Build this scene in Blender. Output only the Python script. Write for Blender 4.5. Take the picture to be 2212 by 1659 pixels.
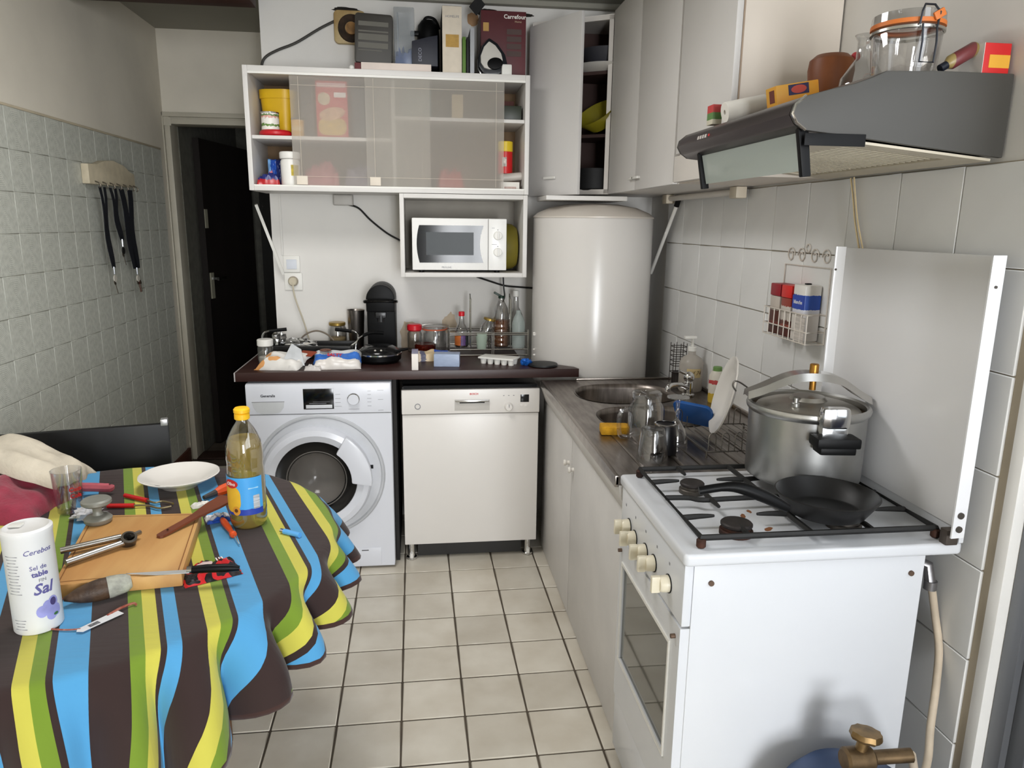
import bpy, bmesh, math, random
from mathutils import Vector, Matrix, Euler, noise
random.seed(7)
sc = bpy.context.scene
for o in list(bpy.data.objects): bpy.data.objects.remove(o)
COL = sc.collection
PI = math.pi
R = math.radians

# ---------------------------------------------------------------- camera
F_PX, VPX, VPY, ROLL, CAMZ = 1572.0, 902.0, 484.8, -0.012, 1.507
def _axes():
    u, v = VPX-1106.0, VPY-829.5
    p = math.atan2(-v, F_PX); y = math.atan2(-u, F_PX/math.cos(p))
    w = Vector((math.sin(y)*math.cos(p), math.cos(y)*math.cos(p), -math.sin(p)))
    r = Vector((math.cos(y), -math.sin(y), 0)); d = w.cross(r)
    c, s = math.cos(ROLL), math.sin(ROLL)
    return c*r+s*d, -s*r+c*d, w
CR, CD, CW = _axes()
CPOS = Vector((0, 0, CAMZ))
cam = bpy.data.cameras.new('camera'); camo = bpy.data.objects.new('camera', cam); COL.objects.link(camo)
cam.sensor_width = 36; cam.sensor_fit = 'HORIZONTAL'; cam.lens = F_PX/2212*36; cam.clip_start = .02
M3 = Matrix((CR, -CD, -CW)).transposed()
camo.matrix_world = Matrix.Translation(CPOS) @ M3.to_4x4()
sc.camera = camo

# ---------------------------------------------------------------- world, daylight, exposure
wd = bpy.data.worlds.new('daylight'); sc.world = wd; wd.use_nodes = True
bg = wd.node_tree.nodes['Background']
bg.inputs[0].default_value = (.80, .90, 1.0, 1); bg.inputs[1].default_value = 1.0
def area(name, loc, rot, sx, sy, power, col, spread=180):
    l = bpy.data.lights.new(name, 'AREA'); l.shape = 'RECTANGLE'; l.size = sx; l.size_y = sy
    l.energy = power; l.color = col; l.spread = R(spread)
    o = bpy.data.objects.new(name, l); COL.objects.link(o); o.location = loc; o.rotation_euler = rot
    o['kind'] = 'structure'
    return o
# daylight through the glazed double door in the wall behind the camera
area('window_daylight', (.66, -3.16, 1.25), (R(90), 0, 0), .92, 2.0, 162, (.945, .972, 1.0))
# daylight through the glazed upper half of the metal door on the right, beside the camera
area('door_daylight', (1.235, .0, 1.66), (R(90), 0, R(90)), 2.2, 1.2, 15, (.945, .972, 1.0))
# fill light added overhead, out of the frame, to brighten the floor
area('added_fill_light', (-.40, 2.10, 2.40), (0, 0, 0), .6, .6, 16, (1.0, .985, .97))
sc.view_settings.view_transform = 'Standard'; sc.view_settings.look = 'None'
sc.view_settings.gamma = 1.0; sc.view_settings.use_curve_mapping = False
sc.view_settings.exposure = 0.32

# ---------------------------------------------------------------- helpers
def at(px, py, ax, val):
    """the point of the place seen at photo pixel (px,py) on the plane ax = val"""
    D = (px-1106)*CR + (py-829.5)*CD + F_PX*CW
    i = 'xyz'.index(ax); t = (val-CPOS[i])/D[i]
    return CPOS + t*D
def lin(c):
    c = c/255.0
    return c/12.92 if c <= .04045 else ((c+.055)/1.055)**2.4
def col(rgb): return (lin(rgb[0]), lin(rgb[1]), lin(rgb[2]), 1)
MATS = {}
def mat(name, rgb, rough=.5, metal=0, var=.08, scale=6, bump=0, bscale=60, trans=0, ior=1.45, alpha=1, coat=0, spec=.5, sheen=0, rgb2=None, stretch=None, detail=4, emit=0):
    if name in MATS: return MATS[name]
    m = bpy.data.materials.new(name); m.use_nodes = True; MATS[name] = m
    nt = m.node_tree; b = nt.nodes['Principled BSDF']
    b.inputs['Roughness'].default_value = rough; b.inputs['Metallic'].default_value = metal
    b.inputs['IOR'].default_value = ior; b.inputs['Transmission Weight'].default_value = trans
    b.inputs['Alpha'].default_value = alpha; b.inputs['Coat Weight'].default_value = coat
    b.inputs['Specular IOR Level'].default_value = spec; b.inputs['Sheen Weight'].default_value = sheen
    c = col(rgb); b.inputs['Base Color'].default_value = c
    tc = nt.nodes.new('ShaderNodeTexCoord'); src = tc.outputs['Object']
    if stretch:
        mp = nt.nodes.new('ShaderNodeMapping'); mp.inputs['Scale'].default_value = stretch
        nt.links.new(src, mp.inputs[0]); src = mp.outputs[0]
    if var and not trans:
        n = nt.nodes.new('ShaderNodeTexNoise'); n.inputs['Scale'].default_value = scale; n.inputs['Detail'].default_value = detail
        nt.links.new(src, n.inputs['Vector'])
        r = nt.nodes.new('ShaderNodeValToRGB'); r.color_ramp.elements[0].position = .3; r.color_ramp.elements[1].position = .7
        lo = col(rgb2) if rgb2 else tuple(x*(1-var*2) for x in c[:3])+(1,)
        r.color_ramp.elements[0].color = lo; r.color_ramp.elements[1].color = c
        nt.links.new(n.outputs['Fac'], r.inputs[0]); nt.links.new(r.outputs[0], b.inputs['Base Color'])
    if bump:
        n2 = nt.nodes.new('ShaderNodeTexNoise'); n2.inputs['Scale'].default_value = bscale; n2.inputs['Detail'].default_value = 3
        nt.links.new(src, n2.inputs['Vector'])
        bp = nt.nodes.new('ShaderNodeBump'); bp.inputs['Strength'].default_value = bump; bp.inputs['Distance'].default_value = .003
        nt.links.new(n2.outputs['Fac'], bp.inputs['Height']); nt.links.new(bp.outputs[0], b.inputs['Normal'])
    if emit:
        b.inputs['Emission Color'].default_value = c; b.inputs['Emission Strength'].default_value = emit
    return m
def bands(name, axis, stops, rough=.4, wob=0, metal=0, wscale=8, trans=0):
    """flat printed colour bands along one generated axis"""
    if name in MATS: return MATS[name]
    m = bpy.data.materials.new(name); m.use_nodes = True; MATS[name] = m
    nt = m.node_tree; b = nt.nodes['Principled BSDF']; b.inputs['Roughness'].default_value = rough; b.inputs['Metallic'].default_value = metal
    b.inputs['Transmission Weight'].default_value = trans
    tc = nt.nodes.new('ShaderNodeTexCoord'); sx = nt.nodes.new('ShaderNodeSeparateXYZ'); nt.links.new(tc.outputs['Generated'], sx.inputs[0])
    out = sx.outputs['xyz'.index(axis)]
    if wob:
        n = nt.nodes.new('ShaderNodeTexNoise'); n.inputs['Scale'].default_value = wscale; nt.links.new(tc.outputs['Generated'], n.inputs['Vector'])
        ma = nt.nodes.new('ShaderNodeMath'); ma.operation = 'MULTIPLY_ADD'; ma.inputs[1].default_value = wob
        nt.links.new(n.outputs['Fac'], ma.inputs[0]); nt.links.new(out, ma.inputs[2])
        ms = nt.nodes.new('ShaderNodeMath'); ms.operation = 'SUBTRACT'; ms.inputs[1].default_value = wob*.5
        nt.links.new(ma.outputs[0], ms.inputs[0]); out = ms.outputs[0]
    r = nt.nodes.new('ShaderNodeValToRGB'); r.color_ramp.interpolation = 'CONSTANT'
    el = r.color_ramp.elements; el[0].position = stops[0][0]; el[0].color = col(stops[0][1])
    el.remove(el[1])
    for p, c in stops[1:]:
        e = el.new(p); e.color = col(c)
    nt.links.new(out, r.inputs[0]); nt.links.new(r.outputs[0], b.inputs['Base Color'])
    return m
def glassmat(name, rgb=(255, 255, 255), rough=.01, ior=1.45):
    """thin-walled clear glass: straight-through light plus a fresnel reflection"""
    if name in MATS: return MATS[name]
    m = bpy.data.materials.new(name); m.use_nodes = True; MATS[name] = m
    nt = m.node_tree; nt.nodes.remove(nt.nodes['Principled BSDF'])
    t = nt.nodes.new('ShaderNodeBsdfTransparent'); t.inputs[0].default_value = tuple(.93*x for x in col(rgb)[:3])+(1,)
    g = nt.nodes.new('ShaderNodeBsdfGlossy'); g.inputs['Roughness'].default_value = .04
    lw = nt.nodes.new('ShaderNodeLayerWeight'); lw.inputs[0].default_value = .5
    pw = nt.nodes.new('ShaderNodeMath'); pw.operation = 'POWER'; pw.inputs[1].default_value = 2.2; nt.links.new(lw.outputs['Facing'], pw.inputs[0])
    fr = nt.nodes.new('ShaderNodeMath'); fr.operation = 'MULTIPLY_ADD'; fr.inputs[1].default_value = .72; fr.inputs[2].default_value = .10; nt.links.new(pw.outputs[0], fr.inputs[0])
    mx = nt.nodes.new('ShaderNodeMixShader'); nt.links.new(fr.outputs[0], mx.inputs[0])
    nt.links.new(t.outputs[0], mx.inputs[1]); nt.links.new(g.outputs[0], mx.inputs[2])
    nt.links.new(mx.outputs[0], nt.nodes['Material Output'].inputs[0])
    return m
def hazy(name, rgb, clear=.5, rough=.5):
    """frosted thin sheet: part of the light passes straight, the rest is scattered"""
    if name in MATS: return MATS[name]
    m = bpy.data.materials.new(name); m.use_nodes = True; MATS[name] = m
    nt = m.node_tree; b = nt.nodes['Principled BSDF']; b.inputs['Roughness'].default_value = rough; b.inputs['Base Color'].default_value = col(rgb)
    t = nt.nodes.new('ShaderNodeBsdfTransparent'); tl = nt.nodes.new('ShaderNodeBsdfTranslucent'); tl.inputs[0].default_value = col(rgb)
    m1 = nt.nodes.new('ShaderNodeMixShader'); m1.inputs[0].default_value = .45
    nt.links.new(b.outputs[0], m1.inputs[1]); nt.links.new(tl.outputs[0], m1.inputs[2])
    mx = nt.nodes.new('ShaderNodeMixShader'); mx.inputs[0].default_value = clear
    nt.links.new(m1.outputs[0], mx.inputs[1]); nt.links.new(t.outputs[0], mx.inputs[2])
    nt.links.new(mx.outputs[0], nt.nodes['Material Output'].inputs[0])
    return m

# geometry: every builder returns (verts, faces)
def bm2g(bm):
    bm.verts.ensure_lookup_table(); bm.verts.index_update()
    g = ([v.co.copy() for v in bm.verts], [[v.index for v in f.verts] for f in bm.faces]); bm.free(); return g
def box(x0, x1, y0, y1, z0, z1, b=0, seg=2):
    if x1 < x0: x0, x1 = x1, x0
    if y1 < y0: y0, y1 = y1, y0
    if z1 < z0: z0, z1 = z1, z0
    v = [Vector(p) for p in ((x0,y0,z0),(x1,y0,z0),(x1,y1,z0),(x0,y1,z0),(x0,y0,z1),(x1,y0,z1),(x1,y1,z1),(x0,y1,z1))]
    f = [[0,3,2,1],[4,5,6,7],[0,1,5,4],[1,2,6,5],[2,3,7,6],[3,0,4,7]]
    if not b: return v, f
    bm = bmesh.new(); bv = [bm.verts.new(p) for p in v]
    for q in f: bm.faces.new([bv[i] for i in q])
    b = min(b, .49*min(x1-x0, y1-y0, z1-z0))
    bmesh.ops.bevel(bm, geom=bm.edges[:], offset=b, segments=seg, profile=.6, affect='EDGES')
    return bm2g(bm)
def cbox(c, s, b=0, seg=2):
    return box(c[0]-s[0]/2, c[0]+s[0]/2, c[1]-s[1]/2, c[1]+s[1]/2, c[2]-s[2]/2, c[2]+s[2]/2, b, seg)
def lathe(prof, n=24, c=(0, 0, 0), wave=None):
    """prof: list of (r,z); spun about z"""
    v, f, rings = [], [], []
    for r, z in prof:
        if r < 1e-6:
            rings.append([len(v)]); v.append(Vector((c[0], c[1], c[2]+z)))
        else:
            rings.append(list(range(len(v), len(v)+n)))
            for i in range(n):
                a = 2*PI*i/n; rr = r*(1+(wave(a, z) if wave else 0))
                v.append(Vector((c[0]+rr*math.cos(a), c[1]+rr*math.sin(a), c[2]+z)))
    for A, B in zip(rings, rings[1:]):
        if len(A) == 1 and len(B) == 1: continue
        for i in range(n):
            j = (i+1) % n
            if len(A) == 1: f.append([A[0], B[j], B[i]])
            elif len(B) == 1: f.append([A[i], A[j], B[0]])
            else: f.append([A[i], A[j], B[j], B[i]])
    return v, f
def cyl(c, r, h, n=24, b=0, r2=None):
    r2 = r if r2 is None else r2
    if b: pr = [(0,0),(r-b,0),(r,b),(r2,h-b),(r2-b,h),(0,h)]
    else: pr = [(0,0),(r,0),(r2,h),(0,h)]
    return lathe(pr, n, c)
def shell(outer, t, n=24, c=(0, 0, 0), wave=None):
    """open vessel: outer profile bottom to rim (r,z), wall thickness t"""
    inner = [(max(r-t, 1e-4) if r > 1e-6 else 0, z if i else z+t) for i, (r, z) in enumerate(outer)]
    inner = [(r, max(z, outer[0][1]+t)) for r, z in inner]
    return lathe(list(outer)+inner[::-1], n, c, wave)
def tube(pts, r, n=8, closed=False):
    pts = [Vector(p) for p in pts]; N = len(pts)
    rs = r if isinstance(r, (list, tuple)) else [r]*N
    v, f = [], []; up = None
    for i, p in enumerate(pts):
        a = pts[i-1] if (i or closed) else p; b = pts[(i+1) % N] if (i < N-1 or closed) else p
        d = (b-a); d = d.normalized() if d.length > 1e-9 else Vector((0, 0, 1))
        if up is None:
            up = d.cross(Vector((0, 0, 1)))
            if up.length < 1e-3: up = d.cross(Vector((1, 0, 0)))
            up.normalize()
        else:
            up = up-d*up.dot(d)
            if up.length < 1e-6: up = d.cross(Vector((.3, .5, .8)))
            up.normalize()
        s = d.cross(up)
        for k in range(n):
            t = 2*PI*k/n; v.append(p+rs[i]*(math.cos(t)*up+math.sin(t)*s))
    m = N if closed else N-1
    for i in range(m):
        a, b = i*n, ((i+1) % N)*n
        for k in range(n):
            l = (k+1) % n; f.append([a+k, a+l, b+l, b+k])
    if not closed:
        f.append(list(range(n))[::-1]); f.append(list(range((N-1)*n, N*n)))
    return v, f
def spl(pts, m=6):
    """smooth curve through the points"""
    P = [Vector(p) for p in pts]; out = []
    for i in range(len(P)-1):
        p0 = P[max(i-1, 0)]; p1 = P[i]; p2 = P[i+1]; p3 = P[min(i+2, len(P)-1)]
        for k in range(m):
            t = k/m
            out.append(.5*((2*p1)+(p2-p0)*t+(2*p0-5*p1+4*p2-p3)*t*t+(3*p1-p0-3*p2+p3)*t**3))
    out.append(P[-1]); return out
def prism(poly, axis, a, b, bev=0, seg=2):
    """polygon extruded along an axis; poly in the other two coordinates, in xyz order"""
    def P(p, t):
        return {'x': Vector((t, p[0], p[1])), 'y': Vector((p[0], t, p[1])), 'z': Vector((p[0], p[1], t))}[axis]
    n = len(poly); v = [P(p, a) for p in poly]+[P(p, b) for p in poly]
    f = [list(range(n))[::-1], list(range(n, 2*n))]+[[i, (i+1) % n, n+(i+1) % n, n+i] for i in range(n)]
    if not bev: return v, f
    bm = bmesh.new(); bv = [bm.verts.new(p) for p in v]
    for q in f: bm.faces.new([bv[i] for i in q])
    bmesh.ops.recalc_face_normals(bm, faces=bm.faces)
    ed = [e for e in bm.edges if len(e.link_faces) == 2 and e.calc_face_angle(0) > R(40)]
    bmesh.ops.bevel(bm, geom=ed, offset=bev, segments=seg, profile=.6, affect='EDGES', clamp_overlap=True)
    return bm2g(bm)
def rrect(w, h, r, n=5, cx=0, cy=0):
    p = []
    for (sx, sy, a0) in ((1, -1, -90), (1, 1, 0), (-1, 1, 90), (-1, -1, 180)):
        for k in range(n+1):
            a = R(a0+90*k/n); p.append((cx+sx*(w/2-r)+r*math.cos(a), cy+sy*(h/2-r)+r*math.sin(a)))
    return p
def ell(rx, ry, n=24, cx=0, cy=0): return [(cx+rx*math.cos(2*PI*i/n), cy+ry*math.sin(2*PI*i/n)) for i in range(n)]
def ball(c, rx, ry=None, rz=None, n=16, m=10, nz=0, nf=3, seed=0, flat=None):
    ry = ry or rx; rz = rz or rx; v, f = [], []
    def pt(a, b):
        d = Vector((math.cos(a)*math.cos(b), math.sin(a)*math.cos(b), math.sin(b)))
        k = 1+nz*noise.noise(d*nf+Vector((seed*3.1, seed*1.7, seed)))+nz*.5*noise.noise(d*nf*2.3+Vector((seed, 5, seed*2)))
        p = Vector((d.x*rx*k, d.y*ry*k, d.z*rz*k))
        if flat is not None and p.z < flat: p.z = flat
        return p+Vector(c)
    v.append(pt(0, -PI/2))
    for j in range(1, m):
        for i in range(n): v.append(pt(2*PI*i/n, -PI/2+PI*j/m))
    v.append(pt(0, PI/2)); L = len(v)-1
    for i in range(n):
        k = (i+1) % n; f.append([0, 1+k, 1+i]); f.append([L, L-n+i, L-n+k])
    for j in range(m-2):
        for i in range(n):
            k = (i+1) % n; a = 1+j*n; f.append([a+i, a+k, a+n+k, a+n+i])
    return v, f
def pillow(w, d, h, nz=.3, nf=4, seed=0, nx=18, ny=12, shape=.35, fold=0):
    """crumpled packet lying on z = 0, its own thickness"""
    v, f = [], []
    for side in (0, 1):
        for j in range(ny+1):
            for i in range(nx+1):
                u, t = i/nx*2-1, j/ny*2-1
                e = max(0, (1-u**4)*(1-t**4))**shape
                q = Vector((u*nf, t*nf, seed*2.3))
                n1 = noise.noise(q)+.5*noise.noise(q*2.2)
                z = h*e*(.65+nz*n1*1.6)+h*.05 if side else 0
                wob = .06*noise.noise(Vector((u*3, t*3, seed+9)))
                v.append(Vector((u*w/2*(1+wob)+fold*t*abs(t), t*d/2*(1+wob), max(z, h*.04*side))))
    S = (nx+1)*(ny+1)
    for side in (0, 1):
        for j in range(ny):
            for i in range(nx):
                a = side*S+j*(nx+1)+i; q = [a, a+1, a+nx+2, a+nx+1]
                f.append(q if side else q[::-1])
    rim = [i for i in range(nx+1)]+[j*(nx+1)+nx for j in range(1, ny+1)]+[ny*(nx+1)+i for i in range(nx-1, -1, -1)]+[j*(nx+1) for j in range(ny-1, 0, -1)]
    for a, b in zip(rim, rim[1:]+rim[:1]): f.append([a, b, S+b, S+a])
    return v, f
def xf(g, loc=(0, 0, 0), rot=(0, 0, 0), s=1):
    m = Matrix.Translation(loc) @ Euler(rot).to_matrix().to_4x4() @ (Matrix.Diagonal((*((s, s, s) if not isinstance(s, tuple) else s), 1)))
    return [m @ v for v in g[0]], [list(q) for q in g[1]]
def join(*gs):
    v, f = [], []
    for g in gs:
        o = len(v); v += list(g[0]); f += [[i+o for i in q] for q in g[1]]
    return v, f
def mesh(name, g, m, sharp=38, recalc=True):
    me = bpy.data.meshes.new(name); me.from_pydata([tuple(v) for v in g[0]], [], g[1])
    if recalc:
        bm = bmesh.new(); bm.from_mesh(me); bmesh.ops.recalc_face_normals(bm, faces=bm.faces); bm.to_mesh(me); bm.free()
    me.polygons.foreach_set('use_smooth', [True]*len(me.polygons))
    if sharp < 180: me.set_sharp_from_angle(angle=R(sharp))
    me.materials.append(m); me.update(); return me
def tag(o, label=None, cat=None, group=None, kind=None):
    if label: o['label'] = label
    if cat: o['category'] = cat
    if group: o['group'] = group
    if kind: o['kind'] = kind
    return o
WM = {}
def thing(name, label, cat, loc, rz=0, group=None, rot=None, kind=None):
    """an Empty at the base of a thing; its parts become its children"""
    o = bpy.data.objects.new(name, None); COL.objects.link(o); o.empty_display_size = .05
    o.location = loc; o.rotation_euler = rot or (0, 0, rz)
    WM[o.name] = (Matrix.Translation(loc) @ Euler(o.rotation_euler).to_matrix().to_4x4())
    return tag(o, label, cat, group, kind)
def part(name, g, m, par, local=False, label=None, sharp=38, recalc=True):
    """one mesh under its thing; world coordinates unless local"""
    if not local:
        q = par; inv = None
        Mw = WM.get(par.name)
        if Mw is None: Mw = Matrix.Identity(4)
        inv = Mw.inverted(); g = ([inv @ v for v in g[0]], g[1])
    o = bpy.data.objects.new(name, mesh(name, g, m, sharp, recalc)); COL.objects.link(o); o.parent = par
    WM[o.name] = WM.get(par.name, Matrix.Identity(4))
    if label: o['label'] = label
    return o
def solo(name, g, m, label, cat, loc=(0, 0, 0), rot=(0, 0, 0), group=None, local=False, kind=None, sharp=38):
    """a thing that is one mesh"""
    loc = Vector(loc); Mw = Matrix.Translation(loc) @ Euler(rot).to_matrix().to_4x4()
    if not local:
        inv = Mw.inverted(); g = ([inv @ v for v in g[0]], g[1])
    o = bpy.data.objects.new(name, mesh(name, g, m, sharp)); COL.objects.link(o); o.location = loc; o.rotation_euler = rot
    WM[o.name] = Mw
    return tag(o, label, cat, group, kind)
def inst(src, par, loc, rot=(0, 0, 0)):
    """another piece that shares the mesh of src"""
    o = src.copy(); COL.objects.link(o); o.parent = par; o.location = loc; o.rotation_euler = rot; return o
def struct(name, g, m, loc=(0, 0, 0)):
    return solo(name, g, m, None, None, loc, kind='structure')
def textg(s, size, bold=0, shear=0, align='CENTER', extr=.0003, wscale=1):
    cu = bpy.data.curves.new('t', 'FONT'); cu.body = s; cu.size = size; cu.align_x = align; cu.align_y = 'CENTER'
    cu.extrude = extr; cu.offset = bold; cu.shear = shear; cu.resolution_u = 2
    ob = bpy.data.objects.new('t', cu); COL.objects.link(ob)
    dg = bpy.context.evaluated_depsgraph_get(); me = bpy.data.meshes.new_from_object(ob.evaluated_get(dg))
    g = ([v.co.copy() for v in me.vertices], [list(p.vertices) for p in me.polygons])
    for v in g[0]: v.x *= wscale
    bpy.data.objects.remove(ob); bpy.data.curves.remove(cu); bpy.data.meshes.remove(me); return g
FRONT = (R(90), 0, 0)            # faces the camera side (-y)
LEFTW = (R(90), 0, R(-90))       # faces -x
def lettering(s, size, m, par, loc, rot=FRONT, **k):
    return part('lettering', xf(textg(s, size, **k), loc, rot), m, par, recalc=False, sharp=180)
def wrap(g, rad, a0, c, z0, tilt=0):
    """bend a flat piece (x right, y up) round an upright cylinder"""
    return ([Vector((c[0]+(rad+v.z)*math.cos(a0+v.x/rad), c[1]+(rad+v.z)*math.sin(a0+v.x/rad), z0+v.y)) for v in g[0]], g[1])
def patch(rad, a0, a1, z0, z1, c, n=14, t=.0006, zt=None):
    """label sheet on an upright cylinder"""
    v, f = [], []
    for i in range(n+1):
        a = a0+(a1-a0)*i/n
        for r in (rad, rad+t):
            for z in (z0, z1): v.append(Vector((c[0]+r*math.cos(a), c[1]+r*math.sin(a), c[2]+z)))
    for i in range(n):
        a, b = i*4, i*4+4
        f += [[a+2, b+2, b+3, a+3], [a, a+1, b+1, b], [a+1, a+3, b+3, b+1], [a, b, b+2, a+2]]
    f += [[0, 2, 3, 1], [n*4, n*4+1, n*4+3, n*4+2]]
    return v, f
def fan(poly, k=6):
    """flat outline filled with rings, so that it can be bent"""
    n = len(poly); cx = sum(p[0] for p in poly)/n; cy = sum(p[1] for p in poly)/n
    v = [Vector((cx, cy, 0))]; f = []
    for j in range(1, k+1):
        for p in poly: v.append(Vector((cx+(p[0]-cx)*j/k, cy+(p[1]-cy)*j/k, 0)))
    for i in range(n):
        q = (i+1) % n; f.append([0, 1+i, 1+q])
        for j in range(k-1): f.append([1+j*n+i, 1+(j+1)*n+i, 1+(j+1)*n+q, 1+j*n+q])
    return v, f
def plate(outer, holes, z0, z1):
    """flat sheet in xy with holes cut right through, between z0 and z1"""
    bm = bmesh.new(); loops = []
    for L in [outer]+holes:
        vs = [bm.verts.new((p[0], p[1], z1)) for p in L]; loops.append(vs)
        for a, b in zip(vs, vs[1:]+vs[:1]): bm.edges.new((a, b))
    bmesh.ops.triangle_fill(bm, use_beauty=True, use_dissolve=False, edges=bm.edges[:], normal=(0, 0, 1))
    top = bm.faces[:]
    mp = {v: bm.verts.new((v.co.x, v.co.y, z0)) for L in loops for v in L}
    for fc in top: bm.faces.new([mp[v] for v in fc.verts][::-1])
    for L in loops:
        for a, b in zip(L, L[1:]+L[:1]): bm.faces.new((a, b, mp[b], mp[a]))
    bmesh.ops.recalc_face_normals(bm, faces=bm.faces)
    return bm2g(bm)
# ---------------------------------------------------------------- palette
WHITE = mat('white_enamel', (236, 235, 232), .28, var=.015, scale=3)
LAMI = mat('white_laminate', (214, 211, 207), .42, var=.03, scale=5)
PAINT = mat('white_wall_paint', (224, 221, 216), .75, var=.05, scale=2.2, bump=.06, bscale=120)
PAINTL = mat('beige_wall_paint', (224, 217, 202), .8, var=.07, scale=2.5, bump=.08, bscale=120)
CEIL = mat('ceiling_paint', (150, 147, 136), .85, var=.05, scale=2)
STEEL = mat('brushed_steel', (170, 162, 155), .3, 1, var=.12, scale=30, stretch=(30, 1, 1))
CHROME = mat('chrome', (215, 215, 215), .12, 1, var=0)
WIRE = mat('wire_chrome', (200, 198, 192), .25, 1, var=0)
ALU = mat('cast_aluminium', (190, 190, 188), .33, 1, var=.08, scale=14)
BLACK = mat('black_plastic', (10, 10, 11), .45, var=.1, scale=10, spec=.18)
BLACKM = mat('matt_black', (14, 14, 15), .6, var=.1, scale=10)
IRON = mat('cast_iron', (24, 23, 22), .6, var=.2, scale=30, bump=.2, bscale=90)
GLASS = glassmat('clear_glass')
WPLAS = mat('white_plastic', (228, 226, 220), .4, var=.02)
DARKTXT = mat('dark_print', (60, 60, 66), .5, var=0)
GREYTXT = mat('grey_print', (130, 130, 135), .5, var=0)
REDTXT = mat('red_print', (200, 40, 36), .5, var=0)
WHITETXT = mat('white_print', (240, 238, 232), .5, var=0)
CABLE = mat('black_cable', (22, 21, 20), .5, var=0)
YF = -3.1
YB, XR = 3.66, 1.16     # back wall and right wall

# ---------------------------------------------------------------- floor
GROUT = mat('dark_grout', (92, 82, 70), .9, var=.2, scale=8)
fl = struct('floor', box(-1.6, 1.4, YF-.1, 6.4, -.08, -.004), GROUT)
TILE = bpy.data.materials.new('glazed_floor_tile'); TILE.use_nodes = True
nt = TILE.node_tree; b = nt.nodes['Principled BSDF']; b.inputs['Roughness'].default_value = .26
oi = nt.nodes.new('ShaderNodeObjectInfo'); tc = nt.nodes.new('ShaderNodeTexCoord')
ad = nt.nodes.new('ShaderNodeVectorMath'); ad.operation = 'ADD'
nt.links.new(tc.outputs['Object'], ad.inputs[0]); nt.links.new(oi.outputs['Location'], ad.inputs[1])
n1 = nt.nodes.new('ShaderNodeTexNoise'); n1.inputs['Scale'].default_value = 5; n1.inputs['Detail'].default_value = 6; nt.links.new(ad.outputs[0], n1.inputs['Vector'])
cr = nt.nodes.new('ShaderNodeValToRGB'); cr.color_ramp.elements[0].position = .3; cr.color_ramp.elements[1].position = .72
cr.color_ramp.elements[0].color = col((198, 189, 173)); cr.color_ramp.elements[1].color = col((222, 216, 203))
nt.links.new(n1.outputs['Fac'], cr.inputs[0])
hs = nt.nodes.new('ShaderNodeHueSaturation'); mr = nt.nodes.new('ShaderNodeMapRange'); mr.inputs[3].default_value = .90; mr.inputs[4].default_value = 1.06
nt.links.new(oi.outputs['Random'], mr.inputs[0]); nt.links.new(mr.outputs[0], hs.inputs['Value']); nt.links.new(cr.outputs[0], hs.inputs['Color'])
nt.links.new(hs.outputs[0], b.inputs['Base Color'])
S, FX, FY, FR = .197, -.0865, 2.9909, .0083
tm = mesh('floor_tile', box(-.0955, .0955, -.0955, .0955, -.012, 0, .0025, 1), TILE)
for i in range(-7, 6):
    for j in range(-8, 14):
        X, Y = (i+.5)*S, -(j+.5)*S
        x, y = FX+X*math.cos(FR)-Y*math.sin(FR), FY+X*math.sin(FR)+Y*math.cos(FR)
        if x < -1.36 and y > 4.7: continue
        o = bpy.data.objects.new('floor_tile', tm); COL.objects.link(o); o.parent = fl
        o.location = (x, y, random.uniform(-.0006, .0004)); o.rotation_euler = (random.uniform(-.003, .003), random.uniform(-.003, .003), FR)

# ---------------------------------------------------------------- left wall, tiles, doorway
wl = struct('wall_left', box(-1.62, -1.484, YF, 4.72, 0, 2.62), PAINTL)
LT = bpy.data.materials.new('printed_wall_tile'); LT.use_nodes = True
nt = LT.node_tree; b = nt.nodes['Principled BSDF']; b.inputs['Roughness'].default_value = .35
tc = nt.nodes.new('ShaderNodeTexCoord'); sx = nt.nodes.new('ShaderNodeSeparateXYZ'); nt.links.new(tc.outputs['Object'], sx.inputs[0])
def mth(op, a, b_=None):
    n = nt.nodes.new('ShaderNodeMath'); n.operation = op
    for i, q in enumerate((a, b_)):
        if q is None: continue
        if isinstance(q, (int, float)): n.inputs[i].default_value = q
        else: nt.links.new(q, n.inputs[i])
    return n.outputs[0]
ay, az = mth('ABSOLUTE', sx.outputs[1]), mth('ABSOLUTE', sx.outputs[2])
octa = mth('MAXIMUM', mth('MAXIMUM', ay, az), mth('MULTIPLY', mth('ADD', ay, az), .72))
ring = mth('SINE', mth('MULTIPLY', octa, 900))
fade = mth('LESS_THAN', octa, .066)
nz = nt.nodes.new('ShaderNodeTexNoise'); nz.inputs['Scale'].default_value = 55; nz.inputs['Detail'].default_value = 4; nt.links.new(tc.outputs['Object'], nz.inputs['Vector'])
f = mth('ADD', mth('MULTIPLY', mth('MULTIPLY', ring, fade), .22), mth('MULTIPLY', nz.outputs['Fac'], 1.0))
cr = nt.nodes.new('ShaderNodeValToRGB'); cr.color_ramp.elements[0].position = .15; cr.color_ramp.elements[1].position = .75
cr.color_ramp.elements[0].color = col((168, 170, 161)); cr.color_ramp.elements[1].color = col((204, 205, 195))
nt.links.new(f, cr.inputs[0]); nt.links.new(cr.outputs[0], b.inputs['Base Color'])
lm = mesh('wall_tile', box(-.005, .001, -.0742, .0742, -.0747, .0747, .0012, 1), LT)
P_ = .151
part('grout_bed', box(-1.4845, -1.4800, 1.92, 4.62, .09, 1.907), mat('grey_grout', (140, 138, 126), .9, var=.15, scale=6), wl)
for j in range(12):
    z = 1.905-.0755-j*P_
    for i in range(18):
        y = 4.62-.075-i*.150
        o = bpy.data.objects.new('wall_tile', lm); COL.objects.link(o); o.parent = wl; o.location = (-1.4795, y, z)
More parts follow.
